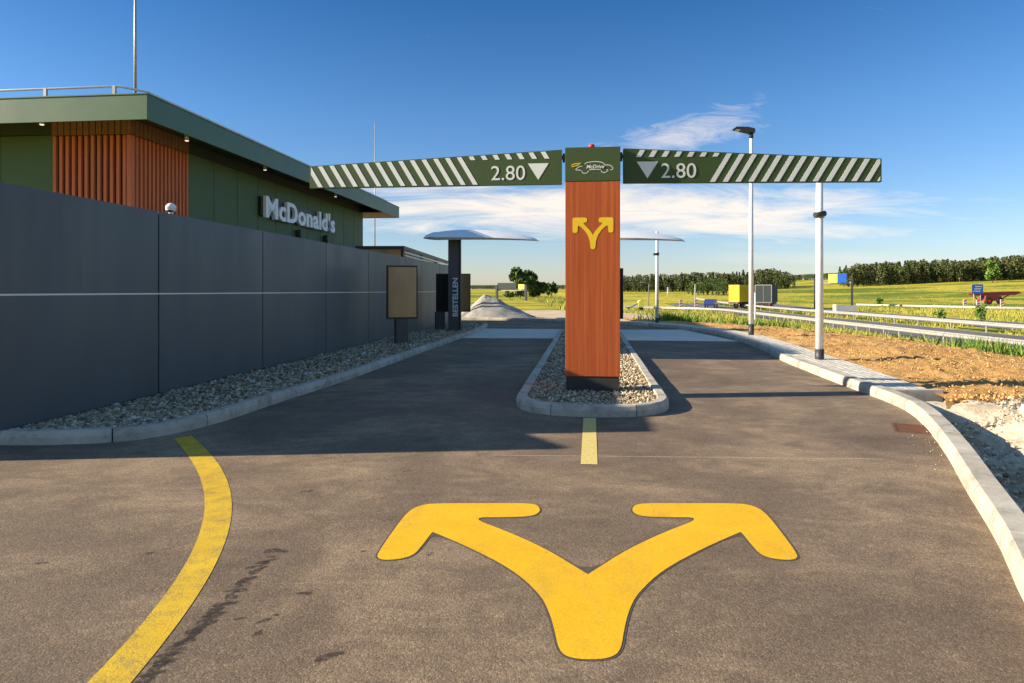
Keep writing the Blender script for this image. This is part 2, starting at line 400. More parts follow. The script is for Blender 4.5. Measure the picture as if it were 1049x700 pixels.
RK = spline([(1.15, -4), (1.35, -1.5), (1.6, 0.8), (1.98, 2.2), (2.30, 3.0), (2.655, 3.66), (2.87, 4.07), (3.32, 4.99), (3.85, 6.05), (4.44, 7.35), (4.80, 8.35), (4.97, 9.3), (5.07, 10.2), (5.2, 11.3), (5.62, 14.2), (6.14, 16.8), (6.62, 20.4), (6.66, 23.8), (6.2, 26.4), (5.2, 28.8), (3.4, 31.2), (0.8, 33.0), (-3, 34.2), (-13, 35.5)])
ring = [(p.x, p.y, 0) for p in LK] + [(p.x, p.y, 0) for p in reversed(RK)] + [(-13, -4, 0)]
tag(MB().poly(ring).build('drive', M['asphalt']), kind='structure')

def kerb(name, pts, side, wid=0.14, top=0.125, seg=1.0, closed=False):
    """kerb stones laid end to end; side = +1 when the stone lies left of travel"""
    L = [0]
    for a, b in zip(pts, pts[1:]): L.append(L[-1] + (b - a).length)
    def at(s):
        s = max(0, min(L[-1], s))
        for i in range(len(L) - 1):
            if s <= L[i + 1] + 1e-9:
                t = (s - L[i]) / max(1e-9, L[i + 1] - L[i]); return pts[i].lerp(pts[i + 1], t)
        return pts[-1]
    mb = MB(); k = int(L[-1] / seg)
    prof = [(0.0, -0.4), (-0.004, top * 0.55), (0.012, top - 0.014), (0.030, top), (wid - 0.01, top), (wid, top - 0.01), (wid, -0.4)]
    for q in range(k):
        s0, s1 = L[-1] * q / k + 0.006, L[-1] * (q + 1) / k - 0.006
        m = 5; dz = random.uniform(-0.004, 0.004); dw = random.uniform(-0.003, 0.003)
        rings = []
        for j in range(m):
            s = s0 + (s1 - s0) * j / (m - 1)
            p = at(s); t = (at(s + 0.05) - at(s - 0.05)).normalized(); nrm = Vector((-t.y, t.x)) * side
            rings.append([mb.bm.verts.new((p.x + nrm.x * (a + dw), p.y + nrm.y * (a + dw), b + (dz if b > 0 else 0))) for a, b in prof])
        for a, b in zip(rings, rings[1:]):
            for i in range(len(prof) - 1): mb.bm.faces.new((a[i], b[i], b[i + 1], a[i + 1]))
        mb.bm.faces.new(rings[0]); mb.bm.faces.new(rings[-1][::-1])
    return tag(mb.build(name, M['kerb']), kind='structure')
kerb('wall_kerb', LK, +1)
kerb('verge_kerb', RK, -1, wid=0.17, top=0.135)

# island between the two lanes (lane axis frame at the gauge column)
def lane(u, v, o=(1.075, 9.25), e=0.112):
    c = 1 / math.hypot(1, e)
    return Vector((o[0] + (u + v * e) * c, o[1] + (v - u * e) * c))
isl = []
hw = 0.97
for a in np.linspace(0, math.pi, 25):             # near rounded end, from the right
    isl.append(lane(hw * math.copysign(abs(math.cos(a)) ** 0.75, math.cos(a)), -0.45 - 0.92 * math.sin(a) ** 0.9))
for v in np.arange(0, 13.6, 0.5): isl.append(lane(-hw - 0.02 * v / 4, v))
for a in np.linspace(math.pi, 0, 13): isl.append(lane((hw + .07) * math.cos(a), 13.7 + 0.9 * math.sin(a)))
for v in np.arange(13.3, -0.2, -0.5): isl.append(lane(hw + 0.02 * v / 4, v))
isl.append(isl[0].copy())
kerb('island_kerb', isl, -1, top=0.13)
inner = offset(isl[:-1], -0.12)

def poly_sheet(name, pts, z, mat, kind='structure'):
    return tag(MB().poly([(p[0], p[1], z) for p in pts]).build(name, mat), kind=kind)
poly_sheet('island_bed', inner, 0.055, M['bed'])
# concrete pads under the order points
cpad = [lane(-hw - 3.0, 11.4), lane(-hw - 0.02, 11.4), lane(-hw - 0.02, 15.8), lane(-hw - 3.0, 15.8)]
def at_kerb(K, y): return min(K, key=lambda p: abs(p.y - y) + (100 if p.y > 28 else 0))
l0, l1 = at_kerb(LK[30:], 21.0), at_kerb(LK[30:], 26.4)
poly_sheet('concrete_pad', [l0 + Vector((0.0, 0)), lane(-hw - .05, 11.6), lane(-hw - .07, 14.1), lane(-0.9, 16.6), l1], 0.004, M['concrete'])
r0, r1 = at_kerb(RK[30:], 19.6), at_kerb(RK[30:], 25.6)
poly_sheet('concrete_pad', [lane(hw + .05, 11.0), r0, r1, lane(0.9, 16.4), lane(hw + .07, 14.0)], 0.004, M['concrete'])

# yellow markings
def chaikin(P, k=2):
    for _ in range(k):
        Q = []
        for a, b in zip(P, P[1:] + P[:1]): Q += [a.lerp(b, 0.25), a.lerp(b, 0.75)]
        P = Q
    return P
axo = Vector((0.309, 2.704)); axv = Vector((0.104, 1)).normalized(); axu = Vector((axv.y, -axv.x))
half = [(602, 589), (601, 588.3), (598, 586.4), (560, 563), (520, 545), (481, 530.5), (520, 530.5), (544, 529.5), (552, 526), (553.5, 522), (550, 517.5), (540, 516), (500, 516), (447, 516), (430, 518), (417, 525), (400, 548), (386.5, 568), (387, 573), (396, 574.5), (412, 573), (424, 569), (432, 560), (442, 546.5), (443.5, 545.6), (446, 546.6), (480, 561), (525, 584), (553, 609), (563, 628), (569, 650), (571, 661), (576, 671), (588, 675.5), (604, 676.5)]
lw = [Vector(g(x, y)) for x, y in half]
ax_ = lambda d: 0.309 + 0.100 * (d - 2.704)
lw[0].x = ax_(lw[0].y); lw[-1].x = ax_(lw[-1].y)
wp = chaikin(lw + [Vector((2 * ax_(p.y) - p.x, p.y)) for p in reversed(lw[1:-1])], 2)
sharp = [(601, 588.3), (598, 586.4), (442, 546.5), (446, 546.6)]
ls = [p for p, q in zip(lw, half) if q not in sharp]
we = chaikin(ls + [Vector((2 * ax_(p.y) - p.x, p.y)) for p in reversed(ls[1:-1])], 2)
def grown(P, w): 
    Q = []
    n = len(P)
    for i in range(n):
        t = (P[(i + 1) % n] - P[i - 1]).normalized(); Q.append(P[i] + Vector((-t.y, t.x)) * w)
    return Q
area = sum(a.x * b.y - b.x * a.y for a, b in zip(wp, wp[1:] + wp[:1]))
M['seal'] = plain('seal', (0.085, 0.064, 0.047), 0.8, var=0.3, scale=30, bump=0.4)
sg = -1 if area > 0 else 1
poly_sheet('arrow_edge', grown(we, sg * 0.011), 0.0015, M['seal'])
poly_sheet('arrow_marking', wp, 0.0032, M['yellow'])
Lp = [(178, 449), (198, 475), (209, 510), (207.5, 535), (195, 570), (172.5, 605), (135, 650), (90, 700)]
Rp = [(196, 446.8), (220, 470), (233, 495), (238, 520), (235, 540), (223, 575), (195, 620), (165, 662), (134, 700)]
def fair(P, far, near=1.2):                       # one fair curve through the surveyed points
    q = np.array([g(*p) for p in P]); cf = np.polyfit(q[:, 1], q[:, 0], 4)
    ds = np.linspace(q[:, 1].max(), q[:, 1].min(), 60)
    x = np.polyval(cf, ds); e = (x[-1] - x[-2]) / (ds[-1] - ds[-2])
    return [Vector((xx, dd)) for xx, dd in zip(x, ds)] + [Vector((x[-1] + 0.6 * e * (near - ds[-1]), near))]
a = fair(Lp, 0); b = fair(Rp, 0)
poly_sheet('lane_line', a + b[::-1], 0.002, M['yellow_worn'])
p0, p1 = Vector(g(604, 428.5)), Vector(g(603.5, 476))
w = Vector((0.07, -0.008))
M['cream_line'] = material('cream_line', lambda nt, co: {'Base Color': nt.ramp(nt.noise(co, 40, 5, 0.7), [(0.3, (0.42, 0.30, 0.07)), (0.55, (0.66, 0.52, 0.17))]), 'Roughness': 0.85})
poly_sheet('centre_dash', [p0 - w, p1 - w, p1 + w, p0 + w], 0.003, M['cream_line'])

M['joint'] = plain('joint', (0.42, 0.33, 0.22), 0.9, var=0.5, scale=30, bump=0.4)
j0, j1 = Vector(g(505, 466.5)), Vector(g(905, 470.5))
jp = [j0.lerp(j1, t) + Vector((0, random.uniform(-.006, .006))) for t in np.linspace(0, 1, 40)]
poly_sheet('joint_line', [p + Vector((0, .008)) for p in jp] + [p - Vector((0, .006)) for p in jp[::-1]], 0.0012, M['joint'])
# drip stains on the asphalt
mb = MB(); random.seed(3)
def blob(c, rx, ry, rot):
    k = 14; ph = random.random() * 9; pts = []
    for i in range(k):
        t = 2 * math.pi * i / k; r = 1 + 0.28 * math.sin(2 * t + ph) + 0.2 * math.sin(3 * t + 2 * ph) + random.uniform(-.12, .12)
        x, y = rx * r * math.cos(t), ry * r * math.sin(t)
        pts.append((c[0] + x * math.cos(rot) - y * math.sin(rot), c[1] + x * math.sin(rot) + y * math.cos(rot), 0.0012 + random.uniform(0, .0008)))
    mb.poly(pts)
trail = [(283 - 133 * t + random.uniform(-5, 5), 565 + 130 * t + random.uniform(-4, 4), random.uniform(.25, .8)) for t in [random.random() for _ in range(46)]]
for x, y, s in trail + [(283, 565, 1.1), (274, 575, .8), (262, 585, 1), (250, 595, 1), (255, 592, .6), (243, 605, .9), (236, 612, .9), (228, 620, .9), (220, 630, .9), (210, 640, .9), (198, 650, .8), (184, 660, 1), (172, 670, .8), (165, 680, 1), (156, 690, .8), (148, 697, .9), (312, 608, .7), (270, 636, .6), (264, 649, .6), (246, 634, .5), (283, 630, .4), (335, 673, 1.0), (42, 577, .6), (153, 567, .6), (416, 483, .6), (408, 493, .4), (312, 504, .5), (318, 503, .5), (440, 568, .5), (392, 510, .3), (372, 565, .4), (369, 492, .3)]:
    c = g(x, y); blob(c, 0.05 * s, 0.028 * s, random.uniform(0, 1.4))
tag(mb.build('stain', M['stain']), kind='structure')

# pavement strip of setts between the kerb and the bare soil
rows = [p for p in RK if 9.0 < p.y < 30 and p.x > 4.5]
mb = MB(); uvl = mb.bm.loops.layers.uv.new('UVMap')
prev = None; acc = 0
for p, q in zip(rows, offset(rows, -0.172)):
    e = xe(q.y); w = max(0.25, min(1.0, e - q.x))
    t = (q - p).normalized()
    o = q + t * w
    cur = (mb.bm.verts.new((q.x, q.y, 0.118)), mb.bm.verts.new((o.x, o.y, 0.112)), mb.bm.verts.new((o.x, o.y, -0.3)))
    if prev:
        ln = (cur[0].co - prev[0].co).length
        f = mb.bm.faces.new((prev[0], prev[1], cur[1], cur[0]))
        for l, uv in zip(f.loops, ((acc, 0), (acc, w), (acc + ln, w), (acc + ln, 0))): l[uvl].uv = uv
        f2 = mb.bm.faces.new((prev[1], prev[2], cur[2], cur[1])); acc += ln
    else:
        first = cur
        z = mb.bm.verts.new((q.x, q.y, -0.3)); mb.bm.faces.new((cur[0], z, cur[2], cur[1]))
    prev = cur
tag(mb.build('pavement', M['setts']), kind='structure')
# concrete edging that closes the near end of the strip
q0, o0 = first_pts = (rows[0] + (offset(rows, -0.172)[0] - rows[0]), None)
qn = offset(rows, -0.172)[0]; tn = (qn - rows[0]).normalized()
mb = MB(); onn = qn + tn * 0.62; bk = Vector((-tn.y, tn.x))
mb.box(((qn.x + onn.x) / 2, (qn.y + onn.y) / 2 - 0.05, -0.06), (0.66, 0.09, 0.39), Matrix.Rotation(math.atan2(tn.y, tn.x), 3, 'Z') if False else None, bev=0.008)
tag(mb.build('edging', M['kerb']), kind='structure')

# soil bank
d_ax = np.concatenate([np.arange(8.35, 16, 0.075), np.arange(16, 36, 0.16)])
s_ax = np.concatenate([[0.0], np.arange(0.06, 8, 0.085), np.arange(8, 18.1, 0.2)])
V = []
for d in d_ax:
    for s in s_ax:
        X = xe(d) + s if d < 30 else xe(30) + s
        _, b = bank(X, d)
        nz = mnoise.fractal((X * 1.1, d * 1.1, 0), 0.8, 2.0, 5) * 0.05 + abs(mnoise.noise((X * 4.2, d * 4.2, 3))) * 0.075 + mnoise.noise((X * 6.6, d * 6.6, 5)) * 0.045 + mnoise.noise((X * 13, d * 13, 8)) * 0.03
        nz += 0.05 * math.sin(d * 3.1 + 0.4 * X) * 0.5
        z = b + nz * smooth(s / 0.3) - 0.02
        edge = mnoise.noise((X * 1.3, 1.7, 0)) * 0.25
        z -= 0.22 * (1 - smooth((d - 8.45 - edge) / 0.35))
        lim = 14.0 + 2.5 * mnoise.noise((d * 0.35, 4.4, 0)) - max(0, d - 22) * 0.9
        z -= 0.7 * smooth((s - lim) / 2.0)
        V.append((X, d, z))
n = len(s_ax)
Fq = [(j * n + i, j * n + i + 1, (j + 1) * n + i + 1, (j + 1) * n + i) for j in range(len(d_ax) - 1) for i in range(n - 1)]
tag(arrays('soil', V, Fq, M['soil']), kind='structure')

# rubble hollow beside the kerb
V = []; d_ax = np.arange(0.5, 9.0, 0.07); s_ax = np.arange(0, 9, 0.09)
def rub(X, d, s):
    z = -0.12 - 0.10 * smooth(s / 0.5) * (1 - smooth((d - 7.3) / 1.2)) + (0.20 - 0.08 * smooth((d - 7.3) / 1.2) + 0.05 * smooth((d - 6.5) / 1.5)) * smooth((s - 0.35) / 1.1) - 0.25 * smooth((s - 5) / 4)
    return z + mnoise.fractal((X * 1.4, d * 1.4, 7), 0.8, 2, 5) * 0.07 * smooth(s / 0.4) + abs(mnoise.noise((X * 6, d * 6, 2))) * 0.05
def kx(d): return np.interp(d, [p.y for p in RK if p.y < 14], [p.x for p in RK if p.y < 14]) + 0.10
for d in d_ax:
    for s in s_ax:
        X = kx(d) + s
        V.append((X, d, rub(X, d, s) + 0.10 * smooth((d - 8.15) / 0.3) * (1 - smooth((s - 0.7) / 0.5)) - (0.1 * smooth((s - 0.8) / .4) if d >= 8.9 else 0)))
n = len(s_ax)
Fq = [(j * n + i, j * n + i + 1, (j + 1) * n + i + 1, (j + 1) * n + i) for j in range(len(d_ax) - 1) for i in range(n - 1)]
tag(arrays('rubble_ground', V, Fq, M['rubble'], shade=True), kind='structure')

# ------------------------------------------------------------------ loose stones
phi = (1 + 5 ** 0.5) / 2
ICO = np.array([(-1, phi, 0), (1, phi, 0), (-1, -phi, 0), (1, -phi, 0), (0, -1, phi), (0, 1, phi), (0, -1, -phi), (0, 1, -phi), (phi, 0, -1), (phi, 0, 1), (-phi, 0, -1), (-phi, 0, 1)]) / math.hypot(1, phi)
ICOF = np.array([(0, 11, 5), (0, 5, 1), (0, 1, 7), (0, 7, 10), (0, 10, 11), (1, 5, 9), (5, 11, 4), (11, 10, 2), (10, 7, 6), (7, 1, 8), (3, 9, 4), (3, 4, 2), (3, 2, 6), (3, 6, 8), (3, 8, 9), (4, 9, 5), (2, 4, 11), (6, 2, 10), (8, 6, 7), (9, 8, 1)])
def stones(name, P, size, mat, flat=0.65):
    P = np.asarray(P); N = len(P); size = np.asarray(size)
    V = np.repeat(ICO[None], N, 0) * rng.uniform(0.72, 1.25, (N, 12, 1))
    V = V * (size[:, None, None] * rng.uniform(0.7, 1.3, (N, 1, 3)) * np.array([1, 1, flat]))
    q = rng.normal(size=(N, 4)); q /= np.linalg.norm(q, axis=1)[:, None]
    q[:, 1:3] *= 0.45; q /= np.linalg.norm(q, axis=1)[:, None]
    w, x, y, z = q.T
    Rm = np.stack([1 - 2 * (y * y + z * z), 2 * (x * y - z * w), 2 * (x * z + y * w), 2 * (x * y + z * w), 1 - 2 * (x * x + z * z), 2 * (y * z - x * w), 2 * (x * z - y * w), 2 * (y * z + x * w), 1 - 2 * (x * x + y * y)], 1).reshape(N, 3, 3)
    V = np.einsum('nij,nkj->nki', Rm, V) + P[:, None, :]
    Fc = (np.arange(N) * 12)[:, None, None] + ICOF[None]
    return tag(arrays(name, V.reshape(-1, 3), Fc.reshape(-1, 3), mat), kind='stuff')

WALL0 = Vector((-4.89, 6.56)); WDIR = Vector((EPS, 1)).normalized()
def wx(d): return WALL0.x + EPS * (d - WALL0.y)
lk_in = [p for p in offset(LK, 0.13)]
lky = [(p.y, p.x) for p in lk_in if p.x > -4.6 and p.y < 28.2]
lky.sort()
def lkx(d): return float(np.interp(d, [a for a, _ in lky], [b for _, b in lky]))
bedp = [p for p in lk_in if p.x > -5.0 and p.y < 29.0]
poly_sheet('gravel_bed', bedp + [Vector((wx(28.6) , 28.9)), Vector((wx(28.6) - .02, 28.6)), Vector((wx(6.6) - .03, 6.6))], 0.055, M['bed'])
P = []; sz = []
d = 6.6
while len(P) < 40000:
    d = 6.62 + 22 * rng.random() ** 1.7
    x0, x1 = wx(d) + 0.02, lkx(d) - 0.02
    if x1 - x0 < 0.05: continue
    P.append((rng.uniform(x0, x1), d, 0.075 + rng.uniform(-.012, .03))); sz.append(rng.uniform(0.012, 0.029) * (1 + d / 30))
stones('gravel', P, sz, M['gravel'])
P = []; sz = []
while len(P) < 26000:
    v = -1.3 + 15 * rng.random() ** 1.7; u = rng.uniform(-hw + .12, hw - .12)
    if v < -0.35 and ((abs(u) / (hw - .13)) ** 2.4 + ((-0.35 - v) / 0.92) ** 2.2) > 1: continue
    if v > 13.6: continue
    p = lane(u, v); P.append((p.x, p.y, 0.075 + rng.uniform(-.012, .03))); sz.append(rng.uniform(0.012, 0.027) * (1 + v / 30))
stones('gravel', P, sz, M['gravel'])
P = []; sz = []
for _ in range(7000):
    d = rng.uniform(3.0, 8.8); s = rng.random() ** 1.2 * 4.5
    X = kx(d) + 0.09 + s
    P.append((X, d, rub(X, d, s) + 0.012)); sz.append(0.007 + 0.03 * rng.random() ** 4)
for _ in range(26):
    d = rng.uniform(6, 8.4); s = rng.uniform(0.5, 3); X = kx(d) + s
    P.append((X, d, rub(X, d, s) + 0.02)); sz.append(rng.uniform(0.03, 0.065))
for _ in range(900):
    d = rng.uniform(7.7, 8.75); s = rng.uniform(0.06, 1.5); X = kx(d) + s
    P.append((X, d, rub(X, d, s) + 0.004)); sz.append(rng.uniform(0.006, 0.022))
stones('rubble_stones', P, sz, M['rubble_stone'])
P = []; sz = []
for _ in range(12000):
    d = 8.45 + 15 * rng.random() ** 1.6; s = rng.uniform(0.15, 11); X = xe(d) + s
    P.append((X, d, bank(X, d)[1] + 0.03)); sz.append(0.006 + 0.020 * rng.random() ** 6)
for _ in range(1500):
    d = rng.uniform(8.38, 8.85); s = rng.uniform(0.0, 6); X = xe(d) + s
    P.append((X, d, bank(X, d)[1] - 0.22 * (1 - smooth((d - 8.45) / 0.35)) + 0.015)); sz.append(0.008 + 0.028 * rng.random() ** 3)
stones('soil_clods', P, sz, M['clod'])
P = []; sz = []
for x, y, k in [(945, 447, 20), (953, 455, 20), (960, 470, 26), (948, 437, 12)]:
    for _ in range(k):
        c = g(x + rng.normal() * 7, y + rng.normal() * 9); P.append((min(c[0], kx(c[1]) - .13), c[1], 0.006)); sz.append(rng.uniform(0.002, 0.007))
stones('grit', P[::2], sz[::2], M['gravel'])

# ------------------------------------------------------------------ boundary wall
root = empty('boundary_wall', (WALL0.x, WALL0.y, 0), -math.atan(EPS), 'long dark grey metal panel wall with a thin pale stripe beside the gravel bed', 'wall')
edges = [-0.06, 2.42]
while edges[-1] < 22.0: edges.append(edges[-1] + 2.92)
WH = 2.5
for a, b in zip(edges, edges[1:]):
    MB().span((-0.12, a + 0.012, -0.1), (0.0, b - 0.012, WH), bev=0.006).build('panel', M['wall'], root)
MB().span((-0.10, 0.01, -0.1), (-0.02, edges[-1] - .01, WH - 0.03)).build('backing', M['black'], root)
MB().span((-0.006, -0.06, 1.412), (0.004, edges[-1] - 0.012, 1.430)).build('stripe', M['sign_white'], root)
# return of the wall, turning away from the drive plus an unseen wing added to cast a shadow
MB().span((-1.9, -0.02, -0.1), (-0.125, 0.10, WH)).build('return_panel', M['wall'], root)
w0, w1 = Vector((-6.75, 6.62)), Vector((-6.22, 5.72))
ang = math.atan2(w1.y - w0.y, w1.x - w0.x)
c = (w0 + w1) / 2; q = c - WALL0
lq = (q.x * math.cos(-math.atan(EPS)) - 0, 0)
rot = Matrix.Rotation(math.atan(EPS), 3, 'Z'); lc = rot @ Vector((q.x, q.y, 0))
MB().box((lc.x, lc.y, 1.3), ((w1 - w0).length, 0.1, 2.66), Matrix.Rotation(ang + math.atan(EPS), 3, 'Z')).build('shadow_wing', M['wall'], root)

cam = empty('dome_camera', (wx(9.33) - 0.06, 9.33, WH), 0, 'small white dome security camera standing on top of the dark wall', 'camera')
mb = MB(); mb.tube([(0, 0, 0), (0, 0, 0.05)], 0.03); mb.tube([(0, 0, 0.045), (0, 0, 0.06)], [0.055, 0.06], 16); mb.build('base', M['white'], cam)
mb = MB(); mb.tube([(0, 0, 0.055), (0, 0, 0.075)], 0.068, 20); mb.tube([(0, 0, 0.075), (0, 0, 0.115), (0, 0, 0.145), (0, 0, 0.158)], [0.072, 0.066, 0.042, 0.006], 20); mb.build('housing', M['white'], cam)
MB().tube([(0, -0.02, 0.030), (0, -0.02, 0.056)], [0.03, 0.052], 16).build('lens_dome', M['glass'], cam)

# ------------------------------------------------------------------ restaurant building
B = empty('restaurant_building', (-8.06, 14.5, 0), -math.atan(EPS), 'green clad restaurant with flat overhanging roof and orange timber slat corner behind the wall', 'building')
ZS = 4.80
# green wall panels with open joints
def panels(name, n, L0, L1, face):
    for i in range(n):
        a = L0 + (L1 - L0) * i / n; b = L0 + (L1 - L0) * (i + 1) / n
        if face == 'side': MB().span((-0.06, a + 0.012, -0.1), (0, b - 0.012, ZS + 0.0)).build(name, M['green'], B)
        else: MB().span((a + 0.006, 0.0, -0.1), (b - 0.006, 0.06, ZS)).build(name, M['green'], B)
panels('wall_panel', 11, 2.02, 15.2, 'side')
panels('wall_panel', 7, -10.5, -1.8, 'front')
MB().span((-10.4, 0.065, -0.1), (-0.065, 15.15, ZS + 0.30)).build('wall_core', M['dark'], B)
mb = MB(); mb.span((-0.055, 2.03, ZS + 0.02), (-0.012, 15.19, ZS + 0.30)); mb.build('frieze', M['soffit'], B)
MB().span((-10.5, 0.012, ZS + 0.02), (-1.8, 0.055, ZS + 0.30)).build('frieze', M['soffit'], B)
mb = MB()                                         # slats wrap the corner
for i in range(13):
    x = -1.76 + 0.145 * i
    if x < -0.12: mb.span((x, -0.075, 0), (x + 0.068, -0.005, ZS - 0.04), bev=0.004)
for i in range(14):
    y = 0.12 + 0.143 * i
    mb.span((-0.06, y, 0), (0.015, y + 0.066, ZS - 0.04), bev=0.004)
mb.span((-0.07, -0.08, 0), (0.02, 0.06, ZS - 0.04), bev=0.006)
mb.build('timber_slats', M['slat'], B)
mb = MB(); mb.span((-1.78, -0.004, -0.1), (-0.07, 0.05, ZS + .30)); mb.span((-0.066, 0.07, -0.1), (-0.062, 2.0, ZS + .30)); mb.build('slat_backing', M['black'], B)
# roof slab, fascia and soffit
RX0, RX1, RY0, RY1 = -11.0, 1.08, -1.10, 17.1
MB().span((RX0 + .05, RY0 + .05, ZS + 0.345), (RX1 - .05, RY1 - .05, ZS + 0.47)).build('roof', M['dark'], B)
mb = MB()
mb.span((RX0, RY0, ZS), (RX1, RY0 + 0.045, ZS + 0.485)); mb.span((RX1 - 0.045, RY0 + 0.048, ZS), (RX1, RY1, ZS + 0.485))
mb.span((RX0, RY1 - 0.045, ZS), (RX1 - 0.048, RY1, ZS + 0.485))
mb.span((RX0, RY0 - 0.012, ZS + 0.487), (RX1 + 0.012, RY0 + 0.10, ZS + 0.51)); mb.span((RX1 - 0.10, RY0 + 0.103, ZS + 0.487), (RX1 + 0.012, RY1 + .01, ZS + 0.51))
mb.build('fascia', M['fascia'], B)
mb = MB(); mb.span((RX0 + .05, RY0 + .05, ZS + 0.31), (RX1 - .05, 14.9, ZS + 0.34)); mb.build('soffit', M['soffit'], B)
MB().span((RX0 + .05, 14.905, ZS + 0.012), (RX1 - .05, RY1 - .05, ZS + 0.04)).build('timber_soffit', M['soffit_wood'], B)
mb = MB()
for i in range(13):
    x = -1.76 + 0.145 * i
    if x < -0.12: mb.span((x - 0.03, -0.07, ZS - 0.02), (x + 0.09, -0.005, ZS + 0.305))
for i in range(14): mb.span((-0.05, 0.09 + 0.143 * i, ZS - 0.02), (0.012, 0.21 + 0.143 * i, ZS + 0.305))
mb.span((-0.06, -0.075, ZS - 0.02), (0.016, 0.06, ZS + 0.305))
mb.build('timber_frieze', M['soffit_wood'], B)
for (x, y) in ((-1.72, -0.42), (0.40, 1.35), (0.42, 5.2), (0.42, 10.8)):
    dl = MB().tube([(x, y, ZS + 0.13), (x, y, ZS + 0.309)], 0.048, 20).build('downlight', M['steel'], B)
    MB().tube([(x, y, ZS + 0.12), (x, y, ZS + 0.129)], 0.04, 18).build('diffuser', M['lamp_glow'], dl)
# roof railing
rz = ZS + 0.51
for i in range(7): MB().span((0.12 - 1.5 * i, RY0 + 0.32, rz - 0.06), (0.18 - 1.5 * i, RY0 + 0.37, rz + 0.27)).build('railing_post', M['galv'], B)
for i in range(8): MB().span((RX1 - 0.42, RY0 + 0.6 + 2.2 * i, rz - 0.06), (RX1 - 0.37, RY0 + 0.66 + 2.2 * i, rz + 0.2)).build('railing_post', M['galv'], B)
MB().tube([(RX0, RY0 + 0.345, rz + 0.235), (0.25, RY0 + 0.345, rz + 0.255), (RX1 - 0.395, RY0 + 0.6, rz + 0.2), (RX1 - 0.395, RY1 - 0.6, rz + 0.2)], 0.023, 8).build('handrail', M['steel'], B)
def lantern(y, z, lab):
    o = empty('wall_lamp', (0, 0, 0), 0, lab, 'lamp', 'small dark lamps under the restaurant sign')
    p = B.matrix_basis @ Vector((0.0, y, z))
    o.location = (-8.06 + y * EPS * .994 + 0.0, 14.5 + y * .994, z); o.rotation_euler = (0, 0, -math.atan(EPS))
    MB().span((0.004, -0.06, -0.12), (0.05, 0.06, 0.12), bev=0.006).build('back_plate', M['black'], o)
    MB().tube([(0.11, 0, -0.14), (0.11, 0, 0.14)], 0.055, 12).build('lamp_body', M['dark'], o)
lantern(8.3, 3.36, 'dark box lamp under the middle of the white lettering')
lantern(10.7, 3.36, 'dark box lamp under the right end of the white lettering')

def mast(name, lab, x, y, z0, z1, r):
    o = empty(name, (x, y, z0), 0, lab, 'antenna')
    MB().tube([(0, 0, 0), (0, 0, (z1 - z0) * .5), (0, 0, z1 - z0)], [r, r * .85, r * .5], 8).build('rod', M['galv'], o)
    MB().span((-0.14, -0.14, 0), (0.14, 0.14, 0.05), bev=.01).build('foot', M['concrete'], o)
mast('roof_mast', 'tall thin pale mast on the near corner of the restaurant roof', -8.6, 15.6, ZS + 0.44, 9.5, 0.036)
mast('roof_mast', 'thin distant lightning rod standing behind the far end of the restaurant', (384 - CX) * 34 / F, 34, 2.5, 1.46 + 173 * 34 / F, 0.03)

# big white lettering on the green wall
SG = empty('lettering_sign', (-8.06 + 5.75 * EPS * .994, 14.5 + 5.75 * .994, 3.66), -math.atan(EPS), 'large white three dimensional letters on the green wall, partly behind the striped bar', 'sign')
me = text_mesh("McDonald's", 0.86, 0.05, offset=0.026, spacing=1.05, align='LEFT')
bm = bmesh.new(); bm.from_mesh(me)
bmesh.ops.remove_doubles(bm, verts=bm.verts, dist=1e-5)
xs = [v.co.x for v in bm.verts]; x0, x1 = min(xs), max(xs); sx = 5.6 / (x1 - x0)
left = set(bm.verts); comps = []
while left:
    st = [left.pop()]; comp = set(st)
    while st:
        v = st.pop()
        for e in v.link_edges:
            o = e.other_vert(v)
            if o in left: left.discard(o); comp.add(o); st.append(o)
    comps.append(comp)
comps.sort(key=lambda c: min(v.co.x for v in c))
for comp in comps:
    idx = {}; nb = bmesh.new()
    for v in comp: idx[v] = nb.verts.new((0.142 + v.co.z, (v.co.x - x0) * sx, v.co.y))
    for f in {f for v in comp for f in v.link_faces}: nb.faces.new([idx[v] for v in f.verts])
    bmesh.ops.recalc_face_normals(nb, faces=nb.faces)
    m2 = bpy.data.meshes.new('letter'); nb.to_mesh(m2); nb.free(); m2.materials.append(M['letter'])
    link(bpy.data.objects.new('letter', m2), SG)
bm.free()
MB().span((0.004, -0.12, 0.03), (0.085, 5.5, 0.58)).build('backing', M['black'], SG)

# low canopy behind the wall
K = empty('terrace_canopy', (-3.82, 24.2, 0), -0.035, 'low dark flat canopy with pale rails behind the far end of the wall', 'canopy')
MB().span((-1.75, 0, 2.93), (0, 12.6, 3.05)).build('roof', M['dark'], K)
for z in (2.72, 2.84): MB().span((-0.05, 0.2, z - .025), (0.0, 12.4, z + .025)).build('rail', M['white'], K)
for y in (0.2, 4.2, 8.3, 12.3):
    for x in (-0.16, -1.7): MB().span((x, y, -0.1), (x + 0.09, y + 0.09, 2.93)).build('post', M['dark'], K)

